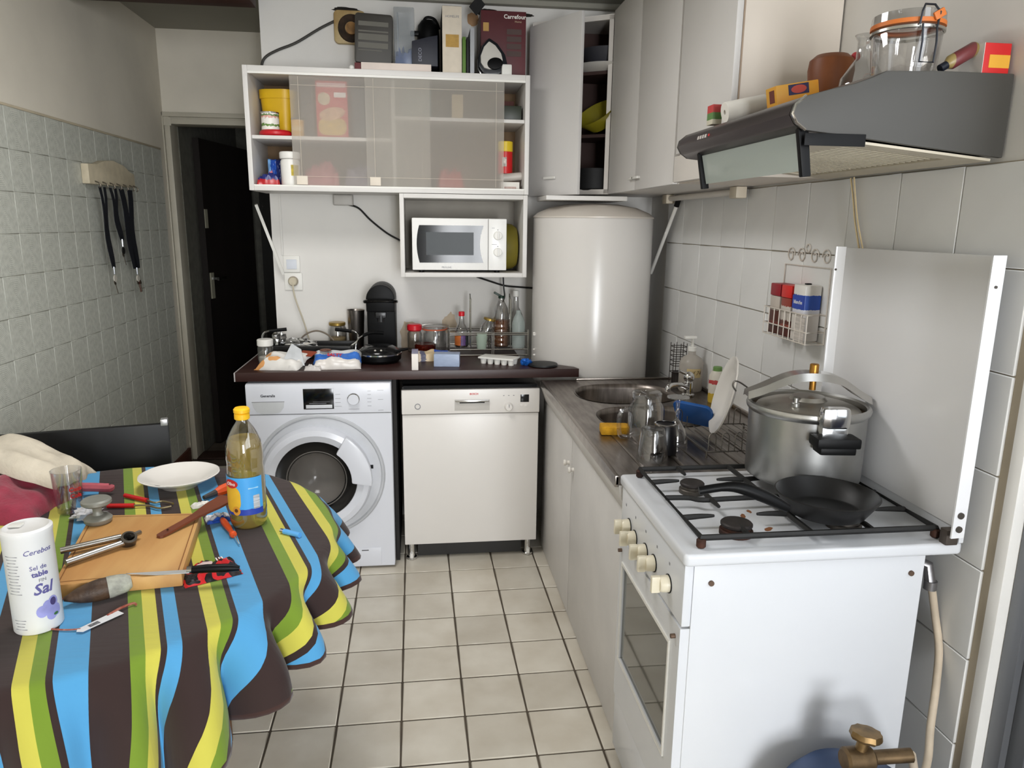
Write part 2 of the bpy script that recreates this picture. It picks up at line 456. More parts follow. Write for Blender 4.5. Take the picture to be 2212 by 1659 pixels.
struct('trim_1', box(-1.4845, -1.478, 1.9, 4.62, 1.905, 1.915, .002), mat('tile_edge_trim', (196, 184, 160), .6))
struct('baseboard_left', box(-1.4835, -1.466, 1.9, 4.66, 0, .095, .003), mat('red_brown_wood', (92, 46, 32), .55, var=.2, scale=12, stretch=(1, .1, 1)))
# wall with the doorway at the end of the recess
DY = 4.72
FRAME = mat('cream_gloss_paint', (186, 180, 164), .45, var=.05, scale=8)
struct('wall_far', join(box(-1.62, -.55, DY, DY+.12, 2.125, 2.62), box(-1.62, -1.502, DY, DY+.12, 0, 2.125), box(-.735, -.55, DY, DY+.12, 0, 2.125)), PAINTL)
d1 = thing('door_1', None, None, (-1.1, DY, 0), kind='structure')
part('frame_post', join(box(-1.502, -1.478, DY-.022, DY+.13, 0, 2.125, .003), box(-1.472, -1.445, DY-.012, DY+.13, 0, 2.09, .003), box(-1.48, -1.47, DY, DY+.13, 0, 2.1), box(-1.500, -1.447, DY-.0115, DY+.13, 2.06, 2.122)), FRAME, d1)
part('frame_post', join(box(-.735, -.70, DY-.022, DY+.13, 0, 2.125, .003), box(-.77, -.735, DY-.012, DY+.13, 0, 2.09, .003)), FRAME, d1)
part('frame_header', join(box(-1.502, -.70, DY-.022, DY+.13, 2.10, 2.125, .003), box(-1.472, -.735, DY-.012, DY+.13, 2.06, 2.092, .003), box(-1.48, -.735, DY, DY+.13, 2.09, 2.1)), FRAME, d1)
part('frame_corner', box(-1.480, -1.436, DY-.0145, DY-.009, 2.050, 2.096, .001), FRAME, d1)
part('threshold', box(-1.445, -.77, DY-.03, DY+.13, 0, .012, .003), mat('dark_threshold', (52, 32, 26), .6), d1)
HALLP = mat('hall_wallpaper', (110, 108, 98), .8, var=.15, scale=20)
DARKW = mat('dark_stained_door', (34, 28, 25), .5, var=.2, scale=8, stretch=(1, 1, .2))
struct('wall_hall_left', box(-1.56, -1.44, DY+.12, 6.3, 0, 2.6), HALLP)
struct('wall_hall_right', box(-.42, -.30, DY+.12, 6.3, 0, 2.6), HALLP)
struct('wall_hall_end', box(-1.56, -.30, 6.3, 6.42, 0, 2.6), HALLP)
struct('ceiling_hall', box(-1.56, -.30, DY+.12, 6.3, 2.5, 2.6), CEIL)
d2 = thing('door_2', None, None, (-1.4, 5.0, 0), kind='structure')
def leaf(x): # open leaf standing out from the hall wall
    return [at(398, 600, 'y', 5.02), None]
LX0, LY0, LX1, LY1 = -1.425, 5.06, -1.29, 5.86
def lp(t, off=0):
    dx, dy = LX1-LX0, LY1-LY0; L = math.hypot(dx, dy); return (LX0+dx*t+off*dy/L, LY0+dy*t-off*dx/L)
def slab(t0, t1, o0, o1, z0, z1):
    return prism([lp(t0, o0), lp(t1, o0), lp(t1, o1), lp(t0, o1)], 'z', z0, z1)
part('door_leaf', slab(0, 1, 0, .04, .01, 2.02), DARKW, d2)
PLATE = mat('ivory_plate', (150, 146, 128), .5)
part('lock_plate', slab(.005, .05, .04, .046, 1.46, 1.58), PLATE, d2)
hp = part('handle_plate', slab(.02, .075, .04, .048, 1.0, 1.17), PLATE, d2)
part('lever', join(slab(.04, .055, .048, .09, 1.125, 1.14), slab(.04, .19, .082, .094, 1.12, 1.14)), CHROME, d2)
d3 = thing('door_3', None, None, (-.8, 6.28, 0), kind='structure')
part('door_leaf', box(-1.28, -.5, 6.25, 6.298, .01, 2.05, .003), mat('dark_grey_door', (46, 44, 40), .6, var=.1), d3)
part('panel', prism(ell(.07, .16, 20, -1.0, 1.36), 'y', 6.235, 6.25, .004), mat('olive_panel', (84, 78, 56), .6), d3)
part('panel', box(-1.12, -.9, 6.24, 6.25, 1.65, 1.95, .003), mat('dull_panel', (60, 58, 52), .6), d3)

# ---------------------------------------------------------------- back wall, return, ceiling, beam
struct('wall_back', box(-.70, 1.4, YB, YB+.12, 0, 2.62), PAINT)
wb_ = bpy.data.objects['wall_back']
SOOT = mat('soot_stain', (40, 34, 28), .9, var=.3, scale=30); TAN = mat('tan_wall_stain', (206, 188, 164), .8, var=.1, scale=20)
for (px, py, rx_, rz_, m_) in ((748, 22, .055, .012, SOOT), (1052, 27, .05, .016, SOOT), (1130, 33, .05, .008, SOOT), (885, 730, .045, .085, TAN), (972, 700, .035, .05, TAN), (1022, 42, .025, .028, mat('orange_wall_stain', (190, 150, 110), .8))):
    q = at(px, py, 'y', YB); part('stain', xf(ball((0, 0, 0), rx_, .0006, rz_, 20, 10, .35, 3, px), (q.x, YB, q.z)), m_, wb_)
struct('wall_return', box(-.70, -.56, YB+.12, DY, 0, 2.62), PAINT)
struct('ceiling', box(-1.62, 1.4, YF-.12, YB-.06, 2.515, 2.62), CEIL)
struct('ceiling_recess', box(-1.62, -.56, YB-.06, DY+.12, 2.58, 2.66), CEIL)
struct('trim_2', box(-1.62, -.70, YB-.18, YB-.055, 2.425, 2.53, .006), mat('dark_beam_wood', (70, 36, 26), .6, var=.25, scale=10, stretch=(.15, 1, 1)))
struct('trim_3', box(-.70, 1.2, YB-.04, YB, 2.495, 2.53, .01), CEIL)

# ---------------------------------------------------------------- right wall with white tiles
WT = mat('white_wall_tile', (230, 230, 229), .22, var=.05, scale=3)
WG = mat('stained_white_grout', (178, 166, 146), .85, var=.15, scale=4)
wr = struct('wall_right', box(XR+.004, XR+.12, 1.245, YB, 0, 2.62), PAINT)
part('grout_bed', box(XR+.001, XR+.006, 1.246, 3.375, 0, 1.641), WG, wr)
rows = [1.432+.208-.2075*k for k in range(9)]
cols_ = [3.168-.211*k for k in range(-1, 10)]
for k in range(8):
    z1, z0 = rows[k], max(rows[k+1], 0)
    for c in range(10):
        y1, y0 = cols_[c], max(cols_[c+1], 1.247)
        nm = 'wall_tile'
        w, h = y1-y0-.0024, z1-z0-.003
        key = ('rt', round(w, 3), round(h, 3))
        if key not in MATS: MATS[key] = mesh('wall_tile', box(-.004, .004, -w/2, w/2, -h/2, h/2, .0016, 1), WT)
        o = bpy.data.objects.new(nm, MATS[key]); COL.objects.link(o); o.parent = wr
        o.location = (XR-.001+random.uniform(-.0004, .0004), (y0+y1)/2, (z0+z1)/2)
# end of the wall: white reveal, grey metal door frame, navy panel
struct('trim_4', box(XR-.004, XR+.05, 1.215, 1.246, 0, 2.5, .004), mat('white_reveal', (226, 224, 220), .5, var=.04))
d4 = thing('door_4', None, None, (XR+.07, 1.1, 0), kind='structure')
AL = mat('grey_aluminium_frame', (128, 130, 134), .45, .6, var=.15, scale=12, stretch=(1, 1, .1))
part('frame_post', join(box(XR+.02, XR+.09, 1.175, 1.214, 0, 2.5, .003), box(XR+.035, XR+.10, 1.135, 1.175, 0, 2.5, .003)), AL, d4)
for y in (.42, -.34, -1.16): part('frame_post', box(XR+.03, XR+.09, y, y+.05, 0, 2.5, .003), AL, d4)
part('rail', box(XR+.035, XR+.085, -1.11, 1.135, 0, .10, .003), AL, d4)
part('rail', box(XR+.035, XR+.085, -1.11, 1.135, .96, 1.03, .003), AL, d4)
part('rail', box(XR+.035, XR+.085, -1.11, 1.135, 2.30, 2.5, .003), AL, d4)
part('panel', box(XR+.05, XR+.065, -1.11, 1.135, .10, .96), mat('navy_door_panel', (26, 32, 62), .4), d4)
struct('wall_right_front', box(XR+.004, XR+.12, YF, -1.16, 0, 2.62), PAINT)
cl_ = thing('added_lamp', None, None, (-.40, 2.10, 2.515), kind='structure')  # unseen fixture, added to go with the overhead fill light
part('canopy', cyl((-.40, 2.10, 2.47), .09, .044, 32, .006), WPLAS, cl_)
part('shade', lathe([(.33, 2.405), (.335, 2.405), (.335, 2.468), (.33, 2.472), (0, 2.472), (0, 2.468), (.33, 2.466)], 40, (-.40, 2.10, 0)), WPLAS, cl_)
# wall behind the camera with the glazed double door that lights the room
struct('wall_front', join(box(-1.62, .2, YF-.12, YF, 0, 2.62), box(1.12, 1.4, YF-.12, YF, 0, 2.62), box(.2, 1.12, YF-.12, YF, 2.27, 2.62), box(.2, 1.12, YF-.12, YF, 0, .22)), PAINT)
w1 = thing('window_1', None, None, (.66, YF, .22), kind='structure')
for x in (.20, .62, 1.06): part('frame_post', box(x, x+.06, YF-.03, YF+.02, .22, 2.27, .004), WHITE, w1)
part('frame_header', box(.20, 1.12, YF-.03, YF+.02, 2.21, 2.27, .004), WHITE, w1)
part('frame_sill', box(.20, 1.12, YF-.03, YF+.04, .22, .29, .004), WHITE, w1)
# ================================================================ back wall: wall cabinet with sliding frosted panels
SF = 3.31
t = thing('wall_cabinet', 'white wall cabinet with two frosted sliding panels above the counter', 'cabinet', (-.11, YB, 1.636))
part('side_panel', box(-.715, -.695, SF, YB, 1.636, 2.135, .002), LAMI, t)
part('side_panel', box(.463, .483, SF, YB, 1.636, 2.135, .002), LAMI, t)
part('top_panel', box(-.695, .463, SF, YB, 2.113, 2.135, .002), LAMI, t)
part('bottom_panel', box(-.695, .463, SF, YB, 1.636, 1.655, .002), LAMI, t)
part('back_panel', box(-.695, .463, YB-.008, YB-.002, 1.655, 2.113), mat('brown_hardboard', (120, 96, 70), .8, var=.1), t)
part('divider', box(-.113, -.097, SF+.03, YB-.01, 1.655, 2.113, .002), LAMI, t)
part('shelf', box(-.695, -.113, SF+.02, YB-.01, 1.848, 1.863, .002), LAMI, t)
part('shelf', box(-.097, .463, SF+.02, YB-.01, 1.940, 1.955, .002), LAMI, t)
part('track', join(box(-.695, .463, SF+.002, SF+.022, 1.655, 1.661), box(-.695, .463, SF+.002, SF+.022, 2.104, 2.113)), WPLAS, t)
FROST = hazy('frosted_panel', (218, 213, 204), .66)
BEAD = mat('panel_bead', (202, 192, 176), .5)
for (x0, x1, y) in ((-.531, .052, SF+.016), (-.221, .372, SF+.006)):
    p = part('sliding_panel', box(x0, x1, y-.0015, y+.0015, 1.661, 2.104), FROST, t, label='frosted translucent sliding panel')
    for z in (1.698, 2.066): part('bead', box(x0+.004, x1-.004, y-.0026, y-.0015, z-.0007, z+.0007), BEAD, p)
    for x in (x0+.035, x1-.035): part('bead', box(x-.0007, x+.0007, y-.0026, y-.0015, 1.665, 2.1), BEAD, p)
    part('finger_pull', box(x0+.012, x0+.058, y-.004, y-.0015, 1.664, 1.700, .001), mat('pale_pull', (225, 214, 198), .5), p)

def canister(name, label, cat, c, r, h, m, lid=None, lidm=None, n=24, lidr=None):
    t = thing(name, label, cat, c)
    part('body', cyl((0, 0, 0), r, h, n, r*.06), m, t, local=True)
    if lid: part('lid', cyl((0, 0, h-lid*.2), lidr or r*1.06, lid, n, lid*.12), lidm, t, local=True)
    return t
# left upper compartment
Z1 = 1.8635
YEL = mat('yellow_plastic', (214, 172, 20), .4, var=.06)
def tub(name, label, c, w, d, h, m, m2):
    t = thing(name, label, 'tub', c, R(-12))
    v, f = [], []
    prof = [(0, .80), (.02, .84), (h*.82, .98), (h*.82, 1.03), (h, 1.05), (h, .99), (h*.86, .95), (.04, .80)]
    n = 28
    for z, k in prof:
        for p in rrect(w*k, d*k, w*k*.3, 6): v.append(Vector((p[0], p[1], z)))
    n = len(rrect(1, 1, .3, 6))
    for j in range(len(prof)-1):
        for i in range(n): f.append([j*n+i, j*n+(i+1) % n, (j+1)*n+(i+1) % n, (j+1)*n+i])
    f.append(list(range(n))[::-1]); f.append([(len(prof)-1)*n+i for i in range(n)])
    part('tub', (v, f), m, t, local=True)
    return t
tub('plastic_tub', 'yellow plastic tub at the left end of the wall cabinet', (-.604, 3.535, Z1), .155, .155, .205, YEL, YEL)
rl = solo('jar_lid', lathe([(0, 0), (.062, 0), (.068, .006), (.068, .016), (.06, .024), (0, .024)], 28), mat('red_lid', (190, 22, 36), .35), 'flat red lid under the small tin in the wall cabinet', 'lid', (-.607, 3.39, Z1), local=True)
t = thing('food_tin', 'white and green food tin standing on the red lid', 'tin', (-.625, 3.375, Z1+.0245))
part('body', cyl((0, 0, 0), .037, .068, 24), bands('tin_print', 'z', [(0, (225, 222, 212)), (.2, (96, 128, 60)), (.34, (226, 222, 214)), (.7, (205, 150, 140)), (.82, (88, 120, 60)), (.92, (220, 216, 206))], .4, .35), t, local=True)
part('rim', lathe([(.036, .066), (.0385, .067), (.0385, .072), (.036, .072), (.034, .068), (0, .067)], 24), CHROME, t, local=True)
canister('food_jar', 'small yellow and cream jar with dark lid beside the red lid', 'jar', (-.512, 3.375, Z1), .026, .07, bands('jar_print', 'z', [(0, (214, 160, 40)), (.35, (226, 196, 130)), (.6, (222, 168, 60))], .4, .3), .008, BLACK)
# left lower compartment
Z0 = 1.656
def packet(name, label, w, d, h, m, loc, rot, cat='packet', seed=1, group=None, nz=.3):
    return solo(name, pillow(w, d, h, nz, 3, seed), m, label, cat, loc, rot, group, local=True, sharp=60)
packet('coffee_packet', 'shiny blue foil packet standing in the lower left of the cabinet', .06, .12, .03, bands('blue_foil', 'x', [(0, (120, 170, 225)), (.25, (40, 80, 165)), (.6, (24, 36, 90))], .25, .2), (-.632, 3.46, Z0+.062), (R(80), 0, R(4)), seed=3)
packet('snack_packet', 'red and navy packet lying at the bottom left of the cabinet', .095, .09, .06, bands('red_navy', 'z', [(0, (176, 34, 38)), (.42, (34, 44, 110)), (.85, (200, 120, 130))], .3, .35), (-.645, 3.375, Z0), (0, 0, R(8)), seed=5)
t = thing('plastic_jar', 'white plastic jar with yellow label in the lower left of the cabinet', 'jar', (-.553, 3.385, Z0))
part('body', lathe([(0, 0), (.038, 0), (.041, .01), (.041, .105), (.036, .115), (0, .116)], 28), WPLAS, t, local=True)
part('lid', lathe([(0, .116), (.042, .116), (.044, .12), (.044, .14), (.041, .145), (0, .145)], 28), WPLAS, t, local=True)
part('label', patch(.0412, R(-78), R(-30), .045, .09, (0, 0, 0)), mat('yellow_label', (206, 182, 60), .5, var=.2, scale=60), t, local=True)
solo('food_pot', lathe([(0, 0), (.03, 0), (.04, .02), (.04, .05), (.03, .06), (0, .06)], 20), bands('pot_print', 'z', [(0, (30, 60, 70)), (.45, (170, 170, 165))], .4), 'grey and teal pot behind the white plastic jar', 'pot', (-.545, 3.50, Z0), local=True)
# seen through the frosted panels
t = thing('breakfast_box', 'red carton with pictures of rolls behind the left frosted panel', 'carton', (-.365, 3.40, Z1))
part('carton', box(-.066, .066, -.03, .03, 0, .232, .002), mat('red_carton', (200, 36, 48), .5, var=.05), t, local=True)
part('picture', xf(prism(rrect(.118, .07, .03, 6), 'y', -.0312, -.0302), (0, 0, .045)), mat('bun_print', (224, 186, 96), .5, var=.2, scale=40), t, local=True)
part('picture', xf(prism(ell(.055, .026, 24), 'y', -.0316, -.0306), (0, 0, .098), (0, R(-12), 0)), mat('roll_print', (226, 180, 140), .5, var=.2, scale=40), t, local=True)
part('picture', xf(prism(ell(.026, .026, 24), 'y', -.0316, -.0306), (-.032, 0, .158)), mat('badge_print', (220, 206, 170), .5, var=.2, scale=60), t, local=True)
part('picture', box(.01, .06, -.0312, -.0302, .165, .185), WHITETXT, t, local=True)
part('picture', box(-.06, .06, -.0312, -.0302, .205, .222), mat('pale_pink_print', (230, 190, 190), .5), t, local=True)
def carton(name, label, x0, x1, y0, y1, z0, h, m, cat='box', group=None):
    return solo(name, box(x0, x1, y0, y1, z0, z0+h, .0015), m, label, cat, ((x0+x1)/2, (y0+y1)/2, z0), group=group)
carton('storage_box', 'dark slate box left of the red carton behind frosted panel', -.505, -.45, 3.44, 3.6, Z1, .23, mat('slate_box', (74, 78, 80), .6))
carton('storage_box', 'dark slate box right of the red carton behind frosted panel', -.285, -.215, 3.42, 3.6, Z1, .21, MATS['slate_box'])
packet('crisp_packet', 'dull pink packet on the cabinet floor behind the left panel', .16, .12, .12, mat('pink_packet', (196, 96, 104), .4, var=.2), (-.43, 3.45, Z0), (0, 0, R(6)), seed=8)
packet('crisp_packet', 'violet grey packet on the cabinet floor near the divider', .15, .12, .11, mat('violet_packet', (120, 108, 130), .4, var=.2), (-.25, 3.46, Z0), (0, 0, R(-6)), seed=9)
carton('storage_box', 'teal grey carton right of the divider on the upper shelf', -.07, .06, 3.45, 3.6, 1.9555, .13, mat('teal_box', (96, 120, 118), .6))
carton('storage_box', 'tan carton on the upper shelf behind the right panel', .15, .20, 3.42, 3.55, 1.9555, .11, mat('tan_box', (196, 172, 130), .6))
packet('crisp_packet', 'red packet low behind the right frosted panel', .12, .12, .10, mat('red_packet', (190, 50, 44), .4, var=.2), (.14, 3.42, Z0), (0, 0, R(6)), seed=11)
carton('storage_box', 'brown carton low beside the divider behind the right panel', -.06, .04, 3.44, 3.6, Z0, .15, mat('brown_box', (120, 96, 78), .6))
# right end, open
carton('lunch_box', 'dark green lidded box at the upper right of the cabinet', .375, .455, 3.37, 3.55, 1.9555, .062, mat('dark_green_box', (38, 44, 30), .4))
carton('storage_box', 'reddish brown box behind the dark green box', .365, .445, 3.56, 3.645, 1.9555, .11, mat('red_brown_box', (96, 52, 46), .6))
t = thing('snack_tube', 'red crisp tube with yellow top at the right of the cabinet', 'tube', (.392, 3.44, Z0+.077))
part('body', cyl((0, 0, 0), .034, .095, 24), mat('red_tube', (204, 28, 30), .35, var=.03), t, local=True)
part('yellow_top', cyl((0, 0, .095), .0345, .045, 24, .002), mat('yellow_tube', (228, 196, 40), .35, var=.03), t, local=True)
part('badge', patch(.0345, R(-120), R(-85), .03, .07, (0, 0, 0)), mat('badge_white', (230, 220, 210), .5, var=.3, scale=80), t, local=True)
solo('cling_film', xf(cyl((0, 0, 0), .018, .10, 16, .002), (.365, 3.40, Z0+.055), (0, R(84), 0)), mat('grey_roll', (196, 190, 182), .4), 'pale grey roll lying above the white carton', 'roll', (.40, 3.40, Z0+.036))
t = thing('tea_box', 'white carton with rust-coloured print at the lower right of the cabinet', 'carton', (.405, 3.38, Z0))
part('carton', box(-.042, .042, -.035, .06, 0, .036, .001), mat('white_card', (226, 222, 214), .6), t, local=True)
part('lettering', xf(textg('IIIIIIIIIII', .02, extr=.0004), (0, -.0356, .008), FRONT), mat('rust_print', (150, 70, 40), .6), t, local=True, recalc=False, sharp=180)
# ================================================================ on top of the wall cabinet
ZT = 2.1355
t = thing('flat_box', 'flat cream box lying on the cabinet under the dark plastic box', 'box', (-.085, 3.43, ZT))
part('carton', box(-.235, .06, 3.345, 3.52, ZT, ZT+.034, .002), mat('cream_card', (226, 212, 202), .6), t)
part('red_end', box(-.262, -.236, 3.35, 3.51, ZT, ZT+.032, .001), mat('maroon_card', (96, 30, 34), .6), t)
ZF = ZT+.0345
t = thing('plastic_case', 'dark grey plastic case with printed panel on the cabinet', 'case', (-.185, 3.40, ZF))
a = R(-7)
part('case', xf(prism(rrect(.158, .198, .014), 'y', -.024, .024, .004), (0, 0, .101), (0, 0, 0)), mat('dark_grey_case', (58, 55, 50), .5, var=.06), t, local=True)
GP = mat('dull_print', (104, 102, 94), .6)
for k, (z, h, w) in enumerate(((.158, .018, .125), (.128, .006, .125), (.105, .026, .125), (.072, .022, .125), (.052, .003, .1))):
    part('print', box(-.064, -.064+w, -.0252, -.0242, z-h/2, z+h/2), GP, t, local=True)
t.rotation_euler = (R(-3), R(2), 0)
t = thing('clear_box', 'clear plastic bag box with blue sachets next to the dark case', 'box', (-.053, 3.44, ZF))
part('shell', box(-.044, .044, -.045, .045, 0, .235, .006), hazy('clear_poly', (190, 198, 204), .62, .2), t, local=True)
part('sachets', pillow(.085, .07, .085, .3, 3, 4), mat('blue_sachet', (54, 84, 150), .35, var=.2, scale=20), t, local=True, sharp=60)
part('leaflet', box(-.03, -.025, -.03, .03, .06, .215), mat('grey_leaflet', (150, 155, 160), .5), t, local=True)
t = thing('navy_carton', 'dark navy carton with pale lettering on the flat box', 'carton', (.034, 3.42, ZF))
part('carton', xf(prism([(-.055, 0), (.055, 0), (.055, .125), (.02, .118), (-.055, .098)], 'y', -.04, .04, .002), (0, 0, 0)), mat('navy_card', (26, 28, 42), .5, var=.1), t, local=True)
part('lettering', xf(textg('DECO', .02, extr=.0004), (-.02, -.041, .045), (R(90), R(-90), 0)), mat('pale_blue_print', (150, 152, 166), .6), t, local=True, recalc=False, sharp=180)
t = thing('black_appliance', 'black plastic coffee press standing behind the cream book spine', 'appliance', (.052, 3.575, ZT))
part('body', lathe([(0, 0), (.05, 0), (.05, .20), (.046, .24), (.03, .262), (0, .266)], 24), BLACK, t, local=True)
part('spout', join(cbox((-.055, -.01, .205), (.05, .03, .02), .006), tube(spl([(-.03, 0, .235), (-.01, 0, .275), (.03, 0, .27), (.05, 0, .23)]), .006, 8)), BLACK, t, local=True)
t = thing('box_file', 'cream box file with tan label standing on the cabinet', 'box file', (.155, 3.45, ZT))
part('spine', box(.108, .190, 3.338, 3.342, ZT, ZT+.266, .001), mat('cream_spine', (214, 203, 186), .7, var=.05, scale=30), t)
part('case', box(.108, .190, 3.342, 3.60, ZT, ZT+.268, .001), mat('black_card', (28, 25, 23), .7), t)
part('label', box(.122, .178, 3.337, 3.338, ZT+.105, ZT+.155), mat('tan_label', (184, 146, 74), .7, var=.1, scale=60), t)
part('lettering', xf(textg('HOMELIFE', .013), (.15, 3.3374, ZT+.225), FRONT), GREYTXT, t, recalc=False, sharp=180)
carton('thin_book', 'thin green book right of the cream box file', .193, .208, 3.345, 3.55, ZT, .15, mat('green_book', (86, 122, 44), .6))
carton('thin_book', 'thin black book between green book and grey book', .211, .222, 3.35, 3.55, ZT, .15, BLACKM)
carton('thin_book', 'thin pale grey book left of the steam iron', .226, .244, 3.34, 3.52, ZT, .185, mat('pale_grey_book', (168, 170, 174), .6))
# steam iron resting on its heel
t = thing('steam_iron', 'white and black iron standing on its heel before the maroon carton', 'iron', (.335, 3.395, ZT+.002))
irn = [(0, .165), (.035, .135), (.062, .085), (.066, .045), (.05, .012), (.02, 0), (-.02, 0), (-.05, .012), (-.066, .045), (-.062, .085), (-.035, .135)]
part('soleplate', xf(prism(irn, 'y', .012, .022, .003), (0, 0, 0), (R(-8), R(-8), 0)), CHROME, t, local=True)
part('body', xf(prism([(x*.97, z*.97+.003) for x, z in irn], 'y', -.022, .012, .010), (0, 0, 0), (R(-8), R(-8), 0)), mat('dark_blue_black', (24, 27, 33), .3), t, local=True)
part('front_shell', xf(prism([(x*.74-.004, z*.72+.025) for x, z in irn], 'y', -.034, -.02, .008), (0, 0, 0), (R(-8), R(-8), 0)), mat('iron_white', (206, 202, 194), .4), t, local=True)
part('heel', xf(prism(ell(.034, .025, 24, .008, .045), 'y', -.042, -.03, .005), (0, 0, 0), (R(-8), R(-8), 0)), BLACK, t, local=True)
part('plug', box(.03, .075, -.03, .03, 0, .05, .006), WPLAS, t, local=True)
t = thing('maroon_carton', 'maroon appliance carton at the right end on the cabinet', 'carton', (.375, 3.52, ZT))
part('carton', box(-.095, .105, -.075, .075, 0, .285, .002), mat('maroon_carton', (92, 32, 38), .5, var=.15, scale=5), t, local=True)
part('flap', xf(box(-.03, .03, -.002, .002, 0, .05), (-.095, -.07, .285), (R(30), R(-50), 0)), BLACKM, t, local=True)
part('lettering', xf(textg('Carrefour', .024, bold=.0004), (.055, -.0758, .262), FRONT), WHITETXT, t, local=True, recalc=False, sharp=180)
part('lettering', xf(textg('Home', .012), (.07, -.0758, .243), FRONT), mat('beige_print', (200, 180, 150), .6), t, local=True, recalc=False, sharp=180)
for k in range(4): part('print', box(.02, .085, -.0765, -.0755, .10+k*.030, .122+k*.030), mat('brown_print', (76, 56, 52), .6), t, local=True)
part('print', box(-.085, -.06, -.0765, -.0755, .20, .235), mat('gold_print', (190, 150, 80), .6), t, local=True)
solo('light_bulb', ball((0, 0, .012), .012), WPLAS, 'small white bulb lying on the cabinet edge', 'bulb', (-.275, 3.36, ZT), local=True)
# extractor fan on the wall with its cable
t = thing('extractor_fan', 'grimy cream extractor fan set in the wall above the cabinet', 'fan', (-.30, YB, 2.372))
CREAMG = mat('grimy_cream', (196, 176, 128), .45, var=.3, scale=9, rgb2=(150, 118, 70))
part('cover', xf(prism(rrect(.142, .142, .02), 'y', YB-.03, YB-.001, .008), (-.30, 0, 2.372)), CREAMG, t)
part('grille', xf(lathe([(.028, .004), (.038, .010), (.056, .010), (.060, .002), (.060, -.006), (.028, -.006)], 28), (-.293, YB-.03, 2.366), (R(90), 0, 0)), mat('sooty_grille', (58, 40, 24), .8, var=.3, scale=40), t)
part('hub', xf(lathe([(0, .010), (.026, .008), (.028, -.004), (0, -.004)], 24), (-.293, YB-.03, 2.366), (R(90), 0, 0)), mat('tan_hub', (176, 130, 74), .6, var=.3, scale=30), t)
solo('fan_cable', tube(spl([at(724, 45, 'y', YB-.012), at(690, 62, 'y', YB-.012), at(640, 92, 'y', YB-.012), at(600, 108, 'y', YB-.012), at(575, 122, 'y', YB-.012), at(566, 138, 'y', YB-.015), (-.70, YB-.02, 2.15)]), .006, 8), mat('dark_grey_cable', (64, 62, 58), .6), 'dark cable sagging from the extractor fan to the left corner', 'cable', (-.5, YB-.012, 2.15))

# ================================================================ microwave in its box shelf
t = thing('box_shelf', 'white open box shelf hung under the wall cabinet', 'shelf', (.2, YB, 1.27))
BX0, BX1, BZ0, BZ1 = -.086, .48, 1.272, 1.634
part('side_panel', box(BX0, BX0+.019, SF, YB, BZ0, BZ1, .0015), LAMI, t)
part('side_panel', box(BX1-.019, BX1, SF, YB, BZ0, BZ1, .0015), LAMI, t)
part('top_panel', box(BX0+.019, BX1-.019, SF, YB, BZ1-.019, BZ1, .0015), LAMI, t)
part('bottom_panel', box(BX0+.019, BX1-.019, SF, YB, BZ0, BZ0+.019, .0015), LAMI, t)
part('back_panel', box(BX0+.019, BX1-.019, YB-.012, YB-.004, BZ0+.019, BZ1-.019), mat('grey_hardboard', (170, 164, 154), .8), t)
MZ = BZ0+.0195
t = thing('microwave_oven', 'white microwave oven with dark glass door and two dials', 'microwave', (.178, 3.45, MZ))
mx0, mx1, my, mz0, mz1 = -.034, .389, 3.325, MZ+.010, MZ+.240
part('body', box(mx0, mx1, my+.012, 3.62, mz0, mz1, .006), WHITE, t)
for x in (mx0+.04, mx1-.04):
    for y in (3.36, 3.58): part('foot', cyl((x, y, MZ), .012, .011, 10), BLACK, t)
dr = part('door', box(mx0, .305, my, my+.0115, mz0+.001, mz1-.001, .004), WHITE, t)
gl = []
gx0, gx1, gz0, gz1 = mx0+.024, .284, mz0+.034, mz1-.032
for k in range(9): q = k/8; gl.append((gx0+.012*(1-(1-(2*q-1)**2))-.004, gz0+(gz1-gz0)*q))
gl = gl[::-1]
for k in range(9): q = k/8; gl.append((gx1-.016*(1-(2*q-1)**2), gz0+(gz1-gz0)*q))
part('window', prism(gl, 'y', my-.0015, my+.002), mat('black_mirror_glass', (11, 12, 14), .10, var=0, spec=.28), dr)
part('mesh_screen', box(gx0+.038, .240, my-.0022, my-.0014, gz0+.034, gz1-.03), mat('grey_mesh', (62, 66, 68), .35, var=.05, scale=400, spec=.25), dr)
lettering('PROLINE', .011, GREYTXT, dr, (.118, my-.0006, mz0+.013))
cp = part('control_panel', box(.307, mx1, my, my+.0115, mz0+.001, mz1-.001, .004), WHITE, t)
for z in (mz0+.155, mz0+.082):
    k = part('dial', xf(cyl((0, 0, 0), .019, .012, 24, .002), (.349, my, z), (R(90), 0, 0)), WPLAS, cp)
    part('dial_grip', xf(cbox((.349, my-.016, z), (.006, .008, .034), .002), (0, 0, 0)), WHITE, k)
    part('dial_mark', box(.347, .351, my-.0006, my, z+.024, z+.027), DARKTXT, cp)
part('print', box(.322, .335, my-.0006, my, mz0+.188, mz0+.1895), GREYTXT, cp)
part('print', box(.322, .345, my-.0006, my, mz0+.115, mz0+.1165), GREYTXT, cp)
solo('olive_tray', xf(lathe([(0, 0), (.09, 0), (.104, .02), (.109, .055), (.104, .055), (.098, .022), (.085, .006), (0, .006)], 28), (.453, 3.50, MZ+.112), (0, R(-90), 0)), mat('olive_enamel', (124, 112, 34), .45, var=.15), 'round olive tray standing upright beside the microwave', 'tray', (.43, 3.5, MZ))
